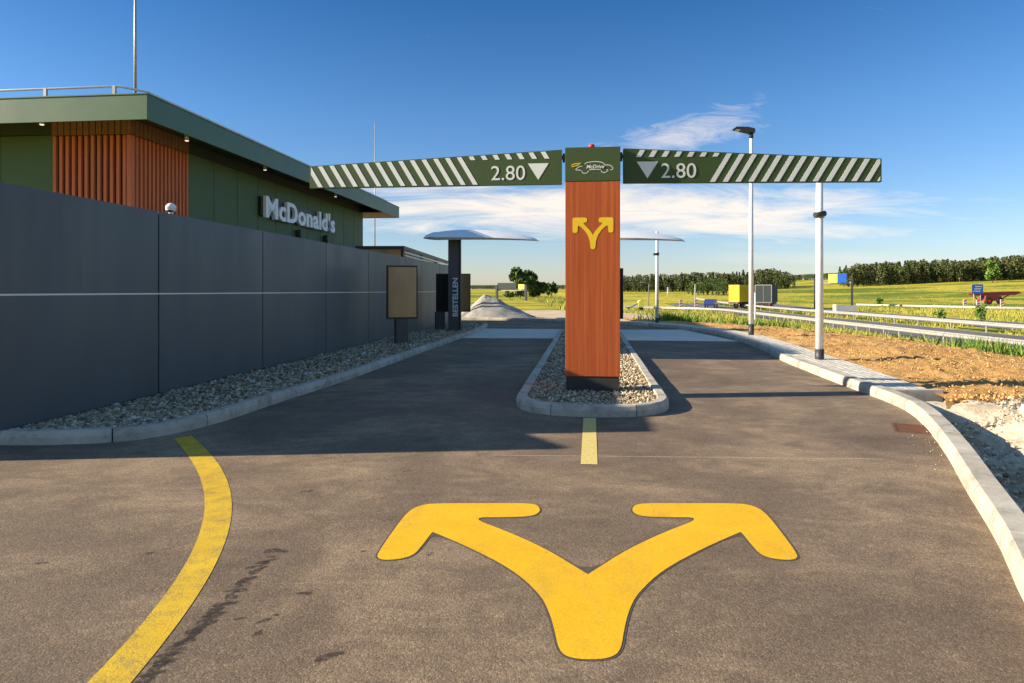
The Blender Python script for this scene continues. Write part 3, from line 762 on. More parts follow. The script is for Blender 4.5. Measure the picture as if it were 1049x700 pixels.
# ------------------------------------------------------------------ height gauge column
G0 = empty('height_gauge', (1.091, 9.25, 0.06), -EPS, 'tall orange wood grain column on the gravel island with green striped height bars', 'gate')
CW, CD = 0.368, 0.26
zt, zb = 3.405 - .06, 0.30 - .06
zh = 2.945 - .06
MB().span((-CW + .012, 0.012, 0), (CW - .012, CD - .012, zb)).build('plinth', M['plinth'], G0)
MB().span((-CW, 0, zb), (CW, CD, zh - 0.003), bev=0.003).build('column', M['wood'], G0)
hd = MB().span((-CW - .004, -0.006, zh), (CW + .004, CD + .006, zt), bev=0.004).build('header', M['sign_green'], G0)
bc = MB().tube([(-0.01, 0.13, zt), (-0.01, 0.13, zt + 0.02)], 0.045, 16).build('beacon_base', M['dark'], G0)
MB().tube([(-0.01, 0.13, zt + 0.0205), (-0.01, 0.13, zt + 0.045), (-0.01, 0.13, zt + 0.066), (-0.01, 0.13, zt + 0.072)], [0.042, 0.042, 0.026, 0.004], 16).build('beacon', M['red'], bc)
# forked arrow sign
px = 9.25 / F
hs = [(405, 395), (404, 393), (401, 388), (372, 338), (322, 285), (272, 232), (300, 230), (322, 228), (333, 197), (322, 165), (240, 165), (152, 165), (140, 176), (140, 260), (140, 348), (152, 363), (194, 363), (207, 348), (207, 258), (262, 296), (312, 352), (346, 412), (366, 472), (372, 555), (382, 574), (405, 578)]
L2 = [Vector(((x - 404.5) / 12.72 * px, (578 - y) / 12.72 * px)) for x, y in hs]
L2[0].x = L2[-1].x = 0
fullA = chaikin(L2 + [Vector((-p.x, p.y)) for p in reversed(L2[1:-1])], 2)
za = 1.46 + (CY - (210 + 578 / 12.72)) * px - .06
MB().prism([(p.x + 0.004, p.y + za) for p in fullA], 'y', -0.003, -0.0008).build('arrow_sign', M['yellow_sign'], G0)
# emblem: white car outline, yellow streaks and lettering
def ribbon(mb, pts, w, y0):
    pts = [Vector((p[0], p[1])) for p in spline(pts, 0.012)]
    a = offset(pts, w / 2); b = offset(pts, -w / 2)
    for i in range(len(pts) - 1):
        mb.bm.faces.new([mb.bm.verts.new((q.x, y0, q.y)) for q in (a[i], a[i + 1], b[i + 1], b[i])])
def em(x, y): return ((575 + x / 14 - 607.0) * px, 1.46 + (CY - (140 + y / 14)) * px - .06)
mb = MB(); yy = -0.0075
for k, pts in enumerate([[(335, 395), (360, 376), (430, 364), (500, 362), (570, 372), (605, 390), (625, 412)],
            [(618, 414), (680, 414), (712, 428), (736, 458), (728, 480), (700, 484)],
            [(570, 490), (580, 512), (610, 522), (645, 510), (668, 486), (640, 478)],
            [(292, 492), (305, 518), (340, 528), (375, 515), (392, 490)],
            [(300, 424), (255, 430), (228, 450), (205, 474), (250, 480), (285, 482)], [(400, 478), (480, 474), (565, 474)]]):
    ribbon(mb, [em(*p) for p in pts], 0.0085, yy - k * 0.0004)
car = mb.build('car_emblem', M['sign_white'], hd, fixn=False)
mb = MB(); 
for k, pts in enumerate([[(145, 412), (185, 392), (280, 380)], [(150, 430), (200, 420), (262, 398)]]): ribbon(mb, [em(*p) for p in pts], 0.011, yy - .004 - k * 0.0004)
mb.build('yellow_streak', M['yellow_sign'], hd, fixn=False)
XZ = Matrix(((1, 0, 0, 0), (0, 0, -1, 0), (0, 1, 0, 0), (0, 0, 0, 1)))   # text plane -> upright, facing -y
def lettering(name, body, size, x, z, y, mat, parent, **kw):
    me = text_mesh(body, size, 0.002, **kw); me.transform(Matrix.Translation((x, y, z)) @ XZ); me.materials.clear(); me.materials.append(mat)
    return link(bpy.data.objects.new(name, me), parent)
cx, cz = em(482, 459)
lettering('emblem_lettering', 'McDrive', 0.068, cx, cz, -0.0125, M['sign_white'], hd, offset=0.0012, shear=0.25)

def clip_poly(P, f):                              # keep f(p) >= 0
    out = []
    for a, b in zip(P, P[1:] + P[:1]):
        fa, fb = f(a), f(b)
        if fa >= 0: out.append(a)
        if (fa >= 0) != (fb >= 0): out.append(a.lerp(b, fa / (fa - fb)))
    return out
def gauge_bar(side, rz, drop):
    """bar running outwards in its own frame: t from 0 (inner) to L; the outline tapers"""
    L = 3.60 if side < 0 else 3.46; h0, h1 = 0.475, 0.315
    zb0 = 2.925 - .06
    bar = bpy.data.objects.new('clearance_bar', None); link(bar, G0)
    bar.location = (side * (CW + 0.05), 0.10, zb0); bar.rotation_euler = (0, 0, rz)
    s = side
    MB().prism([(0, 0), (s * L, drop), (s * L, h1 + drop), (0, h0)], 'y', 0.0, 0.06).build('board', M['sign_green'], bar)
    top = lambda t: h0 + (h1 + drop - h0) * t / L
    bot = lambda t: drop * t / L
    ms = MB()
    m = 9.25 / F
    def stripe(t0, zlo):                         # t0 = where the stripe meets the lower edge
        wd = 0.068; lean = 0.60
        P = [Vector((t0, -0.1)), Vector((t0 + wd, -0.1)), Vector((t0 + wd + lean * 0.7, 0.6)), Vector((t0 + lean * 0.7, 0.6))]
        P = clip_poly(P, lambda p: top(p.x) - 0.012 - p.y)
        P = clip_poly(P, lambda p: p.y - max(bot(p.x) + 0.012, zlo)) if len(P) > 2 else P
        P = clip_poly(P, lambda p: p.x - 0.05) if len(P) > 2 else P
        P = clip_poly(P, lambda p: L - 0.02 - p.x) if len(P) > 2 else P
        if len(P) > 2: ms.prism([(s * p.x, p.y) for p in P], 'y', -0.004, -0.0005)
    pit = 0.172
    k = 0
    t = 1.10
    while t < L - 0.1:
        stripe(t, 0.0); t += pit
    for j in range(7): stripe(1.10 - pit * (j + 1), 0.355)
    ms.build('stripes', M['sign_white'], bar)
    if s < 0:
        tx, ax = -0.745, -0.325
    else:
        tx, ax = 0.745, 0.325
    lettering('height_figures', '2.80', 0.285, tx, 0.07, -0.003, M['sign_white'], bar, spacing=1.0)
    MB().prism([(ax - 0.145, 0.292), (ax + 0.145, 0.292), (ax, 0.065)], 'y', -0.004, -0.0005).build('triangle', M['sign_white'], bar)
    mb = MB(); mb.span((-s * 0.055, 0.015, h0 - 0.13), (-s * 0.001, 0.05, h0 - 0.08)); mb.span((-s * 0.055, 0.015, 0.06), (-s * 0.001, 0.05, 0.09)) if False else None
    mb.tube([(-s * 0.025, 0.032, h0 - 0.17), (-s * 0.025, 0.032, h0 - 0.05)], 0.016, 10); mb.build('hinge', M['black'], bar)
gauge_bar(-1, 0.0, 0.0)
gauge_bar(1, 0.075, 0.0)

# ------------------------------------------------------------------ order points
def lens_canopy(x0, x1, wmax, rise, zlow):
    """wing: straight front edge, the upper skin climbing towards the back"""
    n, k = 48, 18
    top = []; bt = []
    for i in range(n + 1):
        t = i / n; x = x0 + (x1 - x0) * t
        w = wmax * (t ** 0.45) * ((1 - t) ** 0.6) * 1.6 + 0.004
        crest = (t ** 0.5) * ((1 - t) ** 0.66) * 1.52 * rise + 0.006
        rim = 0.014 + 0.085 * (1 - t) ** 0.5 * min(1, t * 12)
        base = zlow + 0.10 * max(0, 1 - t * 6) ** 2
        tr, br = [], []
        for j in range(k + 1):
            y = -1 + 2 * j / k
            up = 1 - ((y - 1) / 2) ** 2 * (0.75 + 0.25 * abs(y))
            tr.append((x, y * w, base + rim + crest * up)); br.append((x, y * w, base + crest * 0.9 * up * 0.75 + 0.0 * w))
        top.append(tr); bt.append(br)
    return top, bt
def order_point(x, y, label):
    o = empty('order_post', (x, y, 0.06), -0.02, label, 'order point', 'order posts with wing shaped canopies')
    mb = MB(); mb.span((-0.20, -0.12, 0), (0.155, 0.12, 3.14), bev=.006); mb.build('post', M['post_grey'], o)
    MB().span((0.157, -0.125, 0), (0.225, 0.125, 3.14), bev=.006).build('edge_strip', M['black'], o)
    me = text_mesh('BESTELLEN', 0.245, 0.003, offset=0.006, align='LEFT')
    xs = [v.co.x for v in me.vertices]; f = 1.30 / (max(xs) - min(xs))
    me.transform(Matrix.Translation((0.125, -0.124, 0.52)) @ XZ @ Matrix.Rotation(math.pi / 2, 4, 'Z') @ Matrix.Diagonal((f, 1, 1, 1)) )
    me.materials.clear(); me.materials.append(M['sign_white']); link(bpy.data.objects.new('lettering', me), o)
    top, bt = lens_canopy(-1.06, 2.86, 1.05, 0.55, 3.07)
    c = MB().grid(top).build('canopy', M['silver'], o)
    mb = MB(); mb.grid([[r[0] for r in bt], [r[0] for r in top]]); mb.grid([[(p[0], p[1] + 0.004, p[2]) for p in r] for r in bt]); mb.build('underside', M['beige'], c)
    return o
o1 = order_point((465.5 - CX) * 23.2 / F, 23.2, 'dark order post with white vertical lettering and silver wing canopy beside the left lane')
o2 = copy_tree(o1); o2.location = ((616.5 - CX) * 23.2 / F, 23.4, 0.06); o2['label'] = 'order post hidden behind the orange column, its silver wing canopy reaching over the right lane'
def menu_board(name, x, y, rz, label, screens, w, z0, z1, leg, cat='menu board', grp=None):
    o = empty(name, (x, y, 0.06), rz, label, cat, grp)
    n = len(screens); pw = w / n
    for i, sc in enumerate(screens):
        a = -w / 2 + i * pw
        fr = MB().span((a, 0, z0), (a + pw - 0.01, 0.14, z1), bev=.008).build('frame', M['black'], o)
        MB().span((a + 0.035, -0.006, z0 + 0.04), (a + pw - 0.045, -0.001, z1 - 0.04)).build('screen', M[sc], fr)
    MB().span((leg - 0.17, 0.03, 0), (leg + 0.13, 0.12, z0), bev=.006).build('leg', M['post_grey'], o)
    MB().span((leg - 0.172 - .05, 0.03, 0), (leg - 0.172, 0.12, z0), bev=.006).build('leg_strip', M['black'], o)
    MB().span((-w * .36, 0.141, z0 + 0.3), (w * .36, 0.24, z1 - 0.45)).build('housing', M['black'], o)
    return o
menu_board('menu_board', (412.5 - CX) * 17.6 / F, 17.6, 0.34, 'portrait menu board with a blank screen coloured as a beige reflection on a short leg in the gravel', ['screen_reflection_beige'], 0.80, 0.68, 2.05, 0.02)
menu_board('menu_board', (464.5 - CX) * 23.9 / F, 23.9, 0.12, 'double menu board with a dark screen and one coloured as an olive reflection behind the lettered order post', ['screen_dark', 'screen_reflection_olive'], 1.22, 0.66, 2.0, -0.42)
menu_board('menu_board', (620.5 - CX) * 24.1 / F, 24.1, 0.12, 'black menu board whose edge shows past the right side of the orange column', ['screen_dark', 'screen_dark'], 1.30, 0.40, 2.2, -0.42)

# ------------------------------------------------------------------ poles
LP = empty('street_lamp', (7.28, 20.8, 0.10), 0.0, 'tall pale street lamp post with a flat dark lamp head above the striped bar', 'street lamp')
MB().tube([(0, 0, 0.34), (0, 0, 3), (0, 0, 6.1)], [0.075, 0.065, 0.05], 16).build('pole', M['steel'], LP)
MB().tube([(0, 0, -0.1), (0, 0, 0.345)], 0.082, 16).build('base_sleeve', M['dark'], LP)
rot = Matrix.Rotation(R(7), 3, 'Y')
hdm = MB(); hdm.prism([(-0.56, 0.035), (-0.50, 0.085), (-0.15, 0.12), (0.05, 0.10), (0.08, 0.03), (0.06, -0.04), (-0.1, -0.02), (-0.5, 0.02)], 'y', -0.15, 0.15)
bmesh.ops.rotate(hdm.bm, cent=(0, 0, 0), matrix=rot, verts=hdm.bm.verts); bmesh.ops.translate(hdm.bm, vec=(0, 0, 6.18), verts=hdm.bm.verts)
head = hdm.build('lamp_head', M['dark'], LP)
MB().tube([(0, 0, 6.0), (0, 0, 6.2)], 0.066, 14).build('spigot', M['dark'], LP)
hdm = MB(); hdm.box((-0.30, 0, 0.012), (0.34, 0.24, 0.014)); bmesh.ops.rotate(hdm.bm, cent=(0, 0, 0), matrix=Matrix.Rotation(R(9.5), 3, 'Y'), verts=hdm.bm.verts); bmesh.ops.translate(hdm.bm, vec=(0, 0, 6.165), verts=hdm.bm.verts)
hdm.build('lens', M['white'], head)
def cam_pole(x, y, z, h, zc, lab):
    o = empty('camera_pole', (x, y, z), 0, lab, 'pole', 'pale poles carrying small cameras')
    MB().tube([(0, 0, 0.20), (0, 0, h)], [0.076, 0.062], 16).build('pole', M['steel'], o)
    MB().tube([(0, 0, -0.1), (0, 0, 0.205)], 0.084, 16).build('base_sleeve', M['dark'], o)
    c = MB(); c.tube([(0, 0, zc - 0.05), (0, 0, zc + 0.05)], 0.09, 14); c.build('clamp', M['galv'], o)
    c = MB(); c.tube([(0.04, -0.14, zc + 0.02), (-0.18, -0.20, zc - 0.02)], [0.055, 0.052], 12); c.tube([(0.0, -0.06, zc - 0.04), (0.0, -0.15, zc + 0.0)], 0.025, 8); c.build('camera', M['dark'], o)
    return o
cam_pole((839.5 - CX) * 13.4 / F, 13.4, 0.11, 3.9, 2.83, 'pale camera pole on the paved strip, nearest to the kerb end')
cam_pole((673 - CX) * 28.8 / F, 28.8, 0.10, 3.85, 2.9, 'thin pale camera pole at the far bend of the kerb, right of the column')

tp = empty('marker_pole', (on(773.5, 46), 46, terrain(on(773.5, 46), 46)), 0, 'thin white pole standing right of the tall street lamp before the grey truck', 'pole')
MB().tube([(0, 0, -0.2), (0, 0, 1.2), (0, 0, 2.75)], [0.055, 0.05, 0.045], 10).build('pole', M['white'], tp)
MB().tube([(0, 0, 2.751), (0, 0, 2.79)], [0.06, 0.05], 10).build('cap', M['galv'], tp)
# drain grate
dr = empty('drain_grate', (4.22, 7.22, 0.0), -0.45, 'rusty brown iron drain grate in the asphalt beside the kerb', 'drain')
mb = MB(); mb.span((-0.17, -0.26, -0.06), (0.17, -0.225, 0.007)); mb.span((-0.17, 0.225, -0.06), (0.17, 0.26, 0.007)); mb.span((-0.17, -0.224, -0.06), (-0.14, 0.224, 0.007)); mb.span((0.14, -0.224, -0.06), (0.17, 0.224, 0.007)); mb.build('frame', M['rust'], dr)
mb = MB()
for i in range(9): mb.span((-0.138, -0.215 + i * 0.049, -0.05), (0.138, -0.215 + i * 0.049 + 0.026, 0.0055))
mb.build('bars', M['rust'], dr)

# ------------------------------------------------------------------ gravel heap and yard
yard = [(-9, 34.6), (-3, 34.35), (0.8, 33.15), (3.4, 31.35), (5.3, 29.2), (6.5, 30.5), (7.5, 34), (8.5, 41), (7, 47), (3, 52), (-4, 50), (-12, 48), (-13, 36)]
poly_sheet('yard', yard, -0.012, M['sand'])
P = []
hp = (-1.45, 37.5)
for i in range(46):
    row = []
    for j in range(30):
        a = 2 * math.pi * i / 45; r = 1.7 * j / 29
        x = r * math.cos(a) * (1.75 if math.cos(a) > 0 else 1.0); y = r * math.sin(a)
        t = r / 1.7
        z = 1.36 * (1 - t) ** 1.05 - 0.06 + (mnoise.noise((x * 2, y * 2, 9)) * 0.08 + mnoise.noise((x * 7, y * 7, 9)) * 0.03) * (1 - t ** 6)
        row.append((x, y, min(z, 1.26)))
    P.append(row)
M['heap'] = plain('heap', (0.37, 0.35, 0.31), 0.95, var=0.3, scale=3, bump=0.8, bdist=0.05)
hpo = MB().grid(P).build('gravel_heap', M['heap']); hpo.location = (hp[0], hp[1], 0)
tag(hpo, 'conical heap of pale grey gravel beyond the drive', 'heap')

# ------------------------------------------------------------------ highway
def hz(X, d): return terrain(X, d)
def rail_x1(d): return 24.3 + 0.055 * (d - 33)
def strip(name, xf, w0, w1, d0, d1, mat, dz=0.05):
    P = [[(xf(d) + w0 + (w1 - w0) * k / 8, d, max(hz(xf(d) + w0 + (w1 - w0) * k / 8, d), -1.6 if d < 115 else -9) + dz) for k in range(9)] for d in np.arange(d0, d1, 2.5)]
    return tag(MB().grid(P).build(name, mat), kind='structure')
strip('highway', rail_x1, 0.5, 9.0, -30, 138, M['far_asphalt'])
strip('highway', rail_x1, 13.5, 22.0, -30, 138, M['far_asphalt'])
for off in (0.95, 8.55, 4.7, 14.0, 21.5):
    P = []
    strip('lane_marking', rail_x1, off, off + 0.14, -30, 136, M['sign_white'], 0.075)

def guard_rail(label, pts, h=0.75, step=4.0, double=False):
    o = empty('guard_rail', (pts[0][0], pts[0][1], 0), 0, label, 'guard rail', 'steel guard rails along the highway')
    P = spline(pts, 1.0); ox, oy = pts[0][0], pts[0][1]
    prof = [(0.0, -0.135), (0.045, -0.105), (0.045, -0.055), (0.0, -0.025), (0.0, 0.025), (0.045, 0.055), (0.045, 0.105), (0.0, 0.135)]
    mb = MB(); rows = []
    for sgn in ((-1, 1) if double else (-1,)):
        rows = []
        for i, p in enumerate(P):
            t = (P[min(i + 1, len(P) - 1)] - P[max(i - 1, 0)]).normalized(); nr = Vector((-t.y, t.x)) * (-sgn)
            z = hz(p.x, p.y) + h - 0.155
            rows.append([(p.x - ox + nr.x * (a + 0.10), p.y - oy + nr.y * (a + 0.10), z + b) for a, b in prof])
        mb.grid(rows)
    mb.build('rail', M['galv'], o, fixn=False)
    L = 0; last = -9; cnt = 0
    for i in range(1, len(P)):
        L += (P[i] - P[i - 1]).length
        if L - last >= step and cnt < 52:
            p = P[i]; z = hz(p.x, p.y); last = L; cnt += 1
            MB().span((p.x - ox - 0.05, p.y - oy - 0.05, z - 0.2), (p.x - ox + 0.05, p.y - oy + 0.05, z + h - 0.02)).build('post', M['galv'], o)
guard_rail('nearest steel guard rail on posts beyond the brown soil', [(rail_x1(d), d) for d in (22, 40, 60, 78, 88)] + [(25.5, 94), (21, 98.5), (15, 101.5), (9, 103)], step=2.0)
guard_rail('pale double guard rail between the highway lanes', [(rail_x1(d) + 9.5, d) for d in (30, 50, 80, 110, 150)], h=0.8, double=True)
guard_rail('far guard rail in front of the red machine', [(92, 78), (71, 95), (64, 105), (58, 115)], step=4)

# road vehicles
def wheels(o, spots, r, w=0.25):
    for (x, y) in spots:
        t = MB().tube([(x - w / 2, y, r), (x + w / 2, y, r)], r, 18).build('wheel', M['rubber'], o)
        MB().tube([(x - w / 2 - 0.01, y, r), (x + w / 2 + 0.01, y, r)], r * 0.55, 12).build('rim', M['steel'], t)
def box_truck(x, d, rz, label, body, bl, frame, panels, cab):
    o = empty('box_truck', (x, d, hz(x, d) + 0.06), rz, label, 'truck')
    MB().span((-1.1, -0.2, 0.75), (1.1, bl + (2.4 if cab else 0.2), 1.05)).build('chassis', M['dark'], o)
    MB().span((-1.25, 0, 1.10), (1.25, bl, 3.85), bev=0.03).build('box_body', M[body], o)
    mb = MB()
    for i in range(panels + 1):
        y = 0.02 + (bl - 0.1) * i / panels
        mb.span((-1.285, y, 1.1), (-1.252, y + 0.06, 3.85)); mb.span((1.252, y, 1.1), (1.285, y + 0.06, 3.85))
    for xx in (-1.25, 1.17): mb.span((xx, -0.04, 1.05), (xx + 0.08, -0.002, 3.88))
    mb.span((-1.16, -0.04, 3.78), (1.16, -0.002, 3.88)); mb.span((-1.16, -0.04, 1.05), (1.16, -0.002, 1.13)); mb.span((-0.02, -0.03, 1.14), (0.02, -0.002, 3.77))
    mb.build('body_frame', M[frame], o)
    for xx in (-1.0, 0.8): MB().span((xx, -0.22, 0.78), (xx + 0.22, -0.16, 0.92)).build('tail_light', M['red'], o)
    if cab:
        MB().prism([(bl + 0.3, 0.5), (bl + 2.3, 0.5), (bl + 2.35, 1.7), (bl + 2.1, 3.0), (bl + 0.3, 3.1)], 'x', -1.2, 1.2).build('cab', M[body], o)
        MB().span((-1.22, bl + 0.9, 1.8), (1.22, bl + 1.9, 2.6)).build('side_window', M['glass'], o)
    wheels(o, [(-1.0, 1.3), (1.0, 1.3), (-1.0, 2.6), (1.0, 2.6)] + ([(-1.0, bl + 1.3), (1.0, bl + 1.3)] if cab else []), 0.5)
    return o
def on(xpx, d): return (xpx - CX) * d / F
M['truck_seam'] = plain('truck_seam', (0.42, 0.24, 0.01), 0.5)
box_truck(on(752, 112), 112, -1.15, 'yellow box truck on the highway, left of the grey one', 'truck_yellow', 4.6, 'truck_seam', 2, True)
box_truck(on(782, 108), 108, -0.50, 'dark grey box trailer truck with pale frame edges on the highway', 'truck_grey', 6.5, 'galv', 3, False)
cx, cd = on(728.5, 116), 116
c = empty('parked_car', (cx, cd, hz(cx, cd) + 0.06), 1.12, 'small dark blue car on the highway left of the yellow truck', 'car')
MB().prism([(-1.95, 0.35), (1.95, 0.35), (2.05, 0.65), (1.9, 0.85), (1.0, 0.95), (0.5, 1.4), (-1.1, 1.45), (-1.85, 1.0), (-2.05, 0.7)], 'y', -0.85, 0.85).build('body', M['car_blue'], c)
mb = MB(); mb.prism([(0.85, 0.98), (0.46, 1.34), (-1.05, 1.38), (-1.6, 1.0)], 'y', -0.86, 0.86); mb.build('windows', M['glass'], c)
for x in (-1.25, 1.3):
    for y in (-0.78, 0.78):
        t = MB().tube([(x, y - 0.1, 0.32), (x, y + 0.1, 0.32)], 0.32, 16).build('wheel', M['rubber'], c); MB().tube([(x, y - 0.11, 0.32), (x, y + 0.11, 0.32)], 0.18, 10).build('rim', M['steel'], t)
for y in (-0.6, 0.6): MB().span((2.0, y - 0.15, 0.62), (2.06, y + 0.15, 0.76)).build('headlight', M['white'], c)

# road signs and gantries
def gantry(label, xl, xr, d, zbase, ztop, panels, posts=True):
    x0, x1 = on(xl, d), on(xr, d)
    o = empty('gantry_sign', (x0, d, 0), 0, label, 'road sign')
    W = (x1 - x0) / math.cos(0.45); kf = 1 / math.cos(0.45); o.rotation_euler.z = -0.45
    for x in (0, W): MB().span((x - 0.17, -0.15, zbase - 0.3), (x + 0.17, 0.15, ztop), bev=.02).build('post', M['dark'], o)
    MB().span((-0.1, 0.16, ztop - 0.9), (W + 0.1, 0.28, ztop - 0.6)).build('beam', M['galv'], o)
    for (pa, pb, ya, yb, mt) in panels:
        MB().span(((on(pa, d) - x0) * kf, -0.10, H + (CY - yb) * d / F), ((on(pb, d) - x0) * kf, -0.04, H + (CY - ya) * d / F)).build('panel', M[mt], o)
    return o
gantry('highway gantry with a yellow and a blue panel, right of the camera pole', 835, 865.5, 110, terrain(on(850, 110), 110), H + 13 * 110 / F, [(846, 853.6, 281, 290, 'sign_yellow'), (854.2, 861, 280.5, 290, 'blue')])
gantry('distant gantry with a dark board and yellow panel beyond the gravel heap', 509, 538.5, 105, terrain(0, 105), H + 6 * 105 / F, [(510, 529, 290, 296, 'truck_grey'), (531, 537, 291.5, 296.5, 'sign_yellow')])
d = 100; x = on(866, d)
cb = MB(); cb.prism([(-1.6, -0.2), (1.6, -0.2), (1.6, 0.85), (-1.6, 1.0)], 'y', -0.5, 0.5); cbo = cb.build('concrete_block', M['concrete']); cbo.location = (x, d, terrain(x, d)); tag(cbo, 'pale concrete block at the foot of the yellow and blue gantry', 'block')
d = 104; x = on(1001, d)
bs = empty('road_sign', (x, d, terrain(x, d)), 0, 'blue road sign with pale lettering marks and a red and white chevron under it', 'road sign')
zc = H + (CY - 296.5) * d / F - terrain(x, d)
for q in (-0.5, 0.5): MB().tube([(q, 0, -0.2), (q, 0, zc + 0.6)], 0.05, 8).build('post', M['galv'], bs)
MB().span((-0.85, -0.10, zc - 0.65), (0.85, -0.055, zc + 0.75), bev=.02).build('panel', M['blue'], bs)
mb = MB()
for q in range(3): mb.span((-0.6 + .1 * q, -0.106, zc - 0.35 + q * 0.35), (0.45 + .1 * q, -0.101, zc - 0.22 + q * 0.35))
mb.build('arrow_marks', M['sign_white'], bs)
def beacon(x, d, label):
    o = empty('chevron_beacon', (x, d, terrain(x, d)), 0, label, 'beacon', 'red and white beacons by the far guard rail')
    MB().span((-0.25, -0.03, 0.3), (0.25, 0.03, 1.6), bev=.01).build('board', M['white'], o)
    mb = MB()
    for k in range(3): mb.prism([(-0.24, 0.42 + 0.42 * k), (0.24, 0.60 + 0.42 * k), (0.24, 0.78 + 0.42 * k), (-0.24, 0.60 + 0.42 * k)], 'y', -0.036, -0.031)
    mb.build('stripes', M['red'], o)
    MB().span((-0.04, -0.02, -0.2), (0.04, 0.02, 0.3)).build('stand', M['dark'], o)
beacon(on(1002, 102), 102, 'red and white chevron board right under the blue road sign')
beacon(on(988.5, 103), 103, 'red and white chevron board left of the blue road sign')
beacon(on(1026.5, 103), 103, 'red and white chevron board under the right end of the red machine')
beacon(on(713, 106), 106, 'red and white board left of the blue car')
beacon(on(697.5, 106), 106, 'red and white board furthest left along the highway')
d = 112; x = on(1015, d); zt_ = terrain(x, d)
rm = empty('farm_machine', (x, d, zt_), 0.05, 'long dark red farm machine with a boom reaching right, behind the blue sign', 'machine')
sc = d / F
zz = lambda y: H + (CY - y) * sc - zt_
MB().prism([(-3.6, zz(301)), (-3.2, zz(299.4)), (-1.0, zz(299.6)), (1.5, zz(299.0)), (4.2, zz(298.6)), (4.9, zz(300)), (3.8, zz(302.3)), (0.5, zz(303)), (-3.2, zz(303))], 'y', -0.5, 0.5).build('boom', M['dark_red'], rm)
MB().prism([(-1.6, zz(308.4)), (1.6, zz(308.4)), (1.1, zz(303)), (-1.4, zz(303))], 'y', -0.8, 0.8).build('body', M['dark_red'], rm)
mb = MB(); mb.tube([(-2.9, 0, zz(303)), (-2.2, 0, zz(308))], 0.12, 8); mb.tube([(3.0, 0, zz(302.5)), (1.5, 0, zz(307.5))], 0.10, 8); mb.build('strut', M['dark_red'], rm)
for q in (-1.0, 0.9):
    t = MB().tube([(q, -1.0, zz(308.4)), (q, -0.7, zz(308.4))], 0.55, 16).build('wheel', M['rubber'], rm)
    MB().tube([(q, -1.02, zz(308.4)), (q, -0.98, zz(308.4))], 0.3, 10).build('rim', M['red'], t)
MB().tube([(-1.0, 0, -0.2), (-1.0, 0, zz(308))], 0.1, 6).build('support', M['dark'], rm)
d = 108; x = on(664.5, d)
fl = empty('street_lamp', (x, d, terrain(x, d)), 0, 'small distant grey lamp post left of the thin camera pole', 'street lamp')
zt_ = H + 7 * d / F - terrain(x, d)
MB().tube([(0, 0, -0.2), (0, 0, zt_), (-0.35, 0, zt_ + 0.2), (-0.9, 0, zt_ + 0.25)], [0.09, 0.07, 0.06, 0.05], 8).build('pole', M['galv'], fl)
MB().span((-1.3, -0.12, zt_ + 0.2), (-0.6, 0.12, zt_ + 0.32), bev=.02).build('lamp_head', M['galv'], fl)
fl2 = copy_tree(fl); x2 = on(712, 118); fl2.location = (x2, 118, terrain(x2, 118) - 0.1); fl2.rotation_euler.z = math.pi; fl2['label'] = 'small distant grey lamp post before the copse, left of the yellow truck'
for o_ in (fl, fl2): o_['group'] = 'distant lamp posts along the highway'
d = 205; x = on(684.5, d)
kz = terrain(x, d)
kk = empty('white_cabinet', (x, d, kz), 0.2, 'small white arched marker standing before the wood', 'marker')
zt_ = max(1.2, min(1.9, H + (CY - 295) * d / F - kz))
mb = MB(); mb.span((-0.27, -0.1, -0.2), (-0.15, 0.1, zt_)); mb.span((0.15, -0.1, -0.2), (0.27, 0.1, zt_)); mb.span((-0.27, -0.1, zt_ + .002), (0.27, 0.1, zt_ + 0.16)); mb.build('frame', M['white'], kk)
d = 98; x = on(648, d); cz0 = terrain(x, d)
cv = empty('site_machine', (x, d, cz0), 0, 'small sloping grey machine with a yellow end beside the column', 'machine')
mb = MB(); mb.prism([(-1.2, 0.2), (1.0, 1.35), (1.05, 1.15), (-1.0, 0.0)], 'y', -0.35, 0.35); mb.build('ramp', M['galv'], cv)
MB().prism([(0.75, 0.5), (1.5, 0.5), (1.6, 1.2), (1.1, 1.55), (0.8, 1.4)], 'y', -0.5, 0.5).build('engine_cover', M['sign_yellow'], cv)
for q in (-0.7, 1.2): MB().tube([(q, -0.5, 0.28), (q, 0.5, 0.28)], 0.28, 12).build('wheel', M['rubber'], cv)

# ------------------------------------------------------------------ vegetation
def leaf_quads(C, size, squash=1.0):
    C = np.asarray(C); N = len(C)
    a = rng.normal(size=(N, 3)); a /= np.linalg.norm(a, axis=1)[:, None]
    b = np.cross(a, rng.normal(size=(N, 3))); b /= np.linalg.norm(b, axis=1)[:, None]
    s = np.asarray(size)[:, None] if np.ndim(size) else np.full((N, 1), size)
    s = s * rng.uniform(0.6, 1.3, (N, 1))
    V = np.stack([C - a * s, C + b * s * .7, C + a * s, C - b * s * .7], 1)
    return V.reshape(-1, 3)
def quads(n, off=0): return np.arange(n * 4).reshape(-1, 4) + off
def crown_points(n, rad, clumps, seed, lift=0.0):
    r = np.random.default_rng(seed); out = []
    for k in range(clumps):
        v = r.normal(size=3); v /= np.linalg.norm(v); v *= r.uniform(0.35, 0.85)
        cr = r.uniform(0.22, 0.42)
        m = n // clumps
        q = r.normal(size=(m, 3)); q /= np.linalg.norm(q, axis=1)[:, None]; q *= (r.random((m, 1)) ** 0.45) * cr
        out.append((v + q))
    P = np.concatenate(out) * np.array(rad); P[:, 2] += lift
    return P
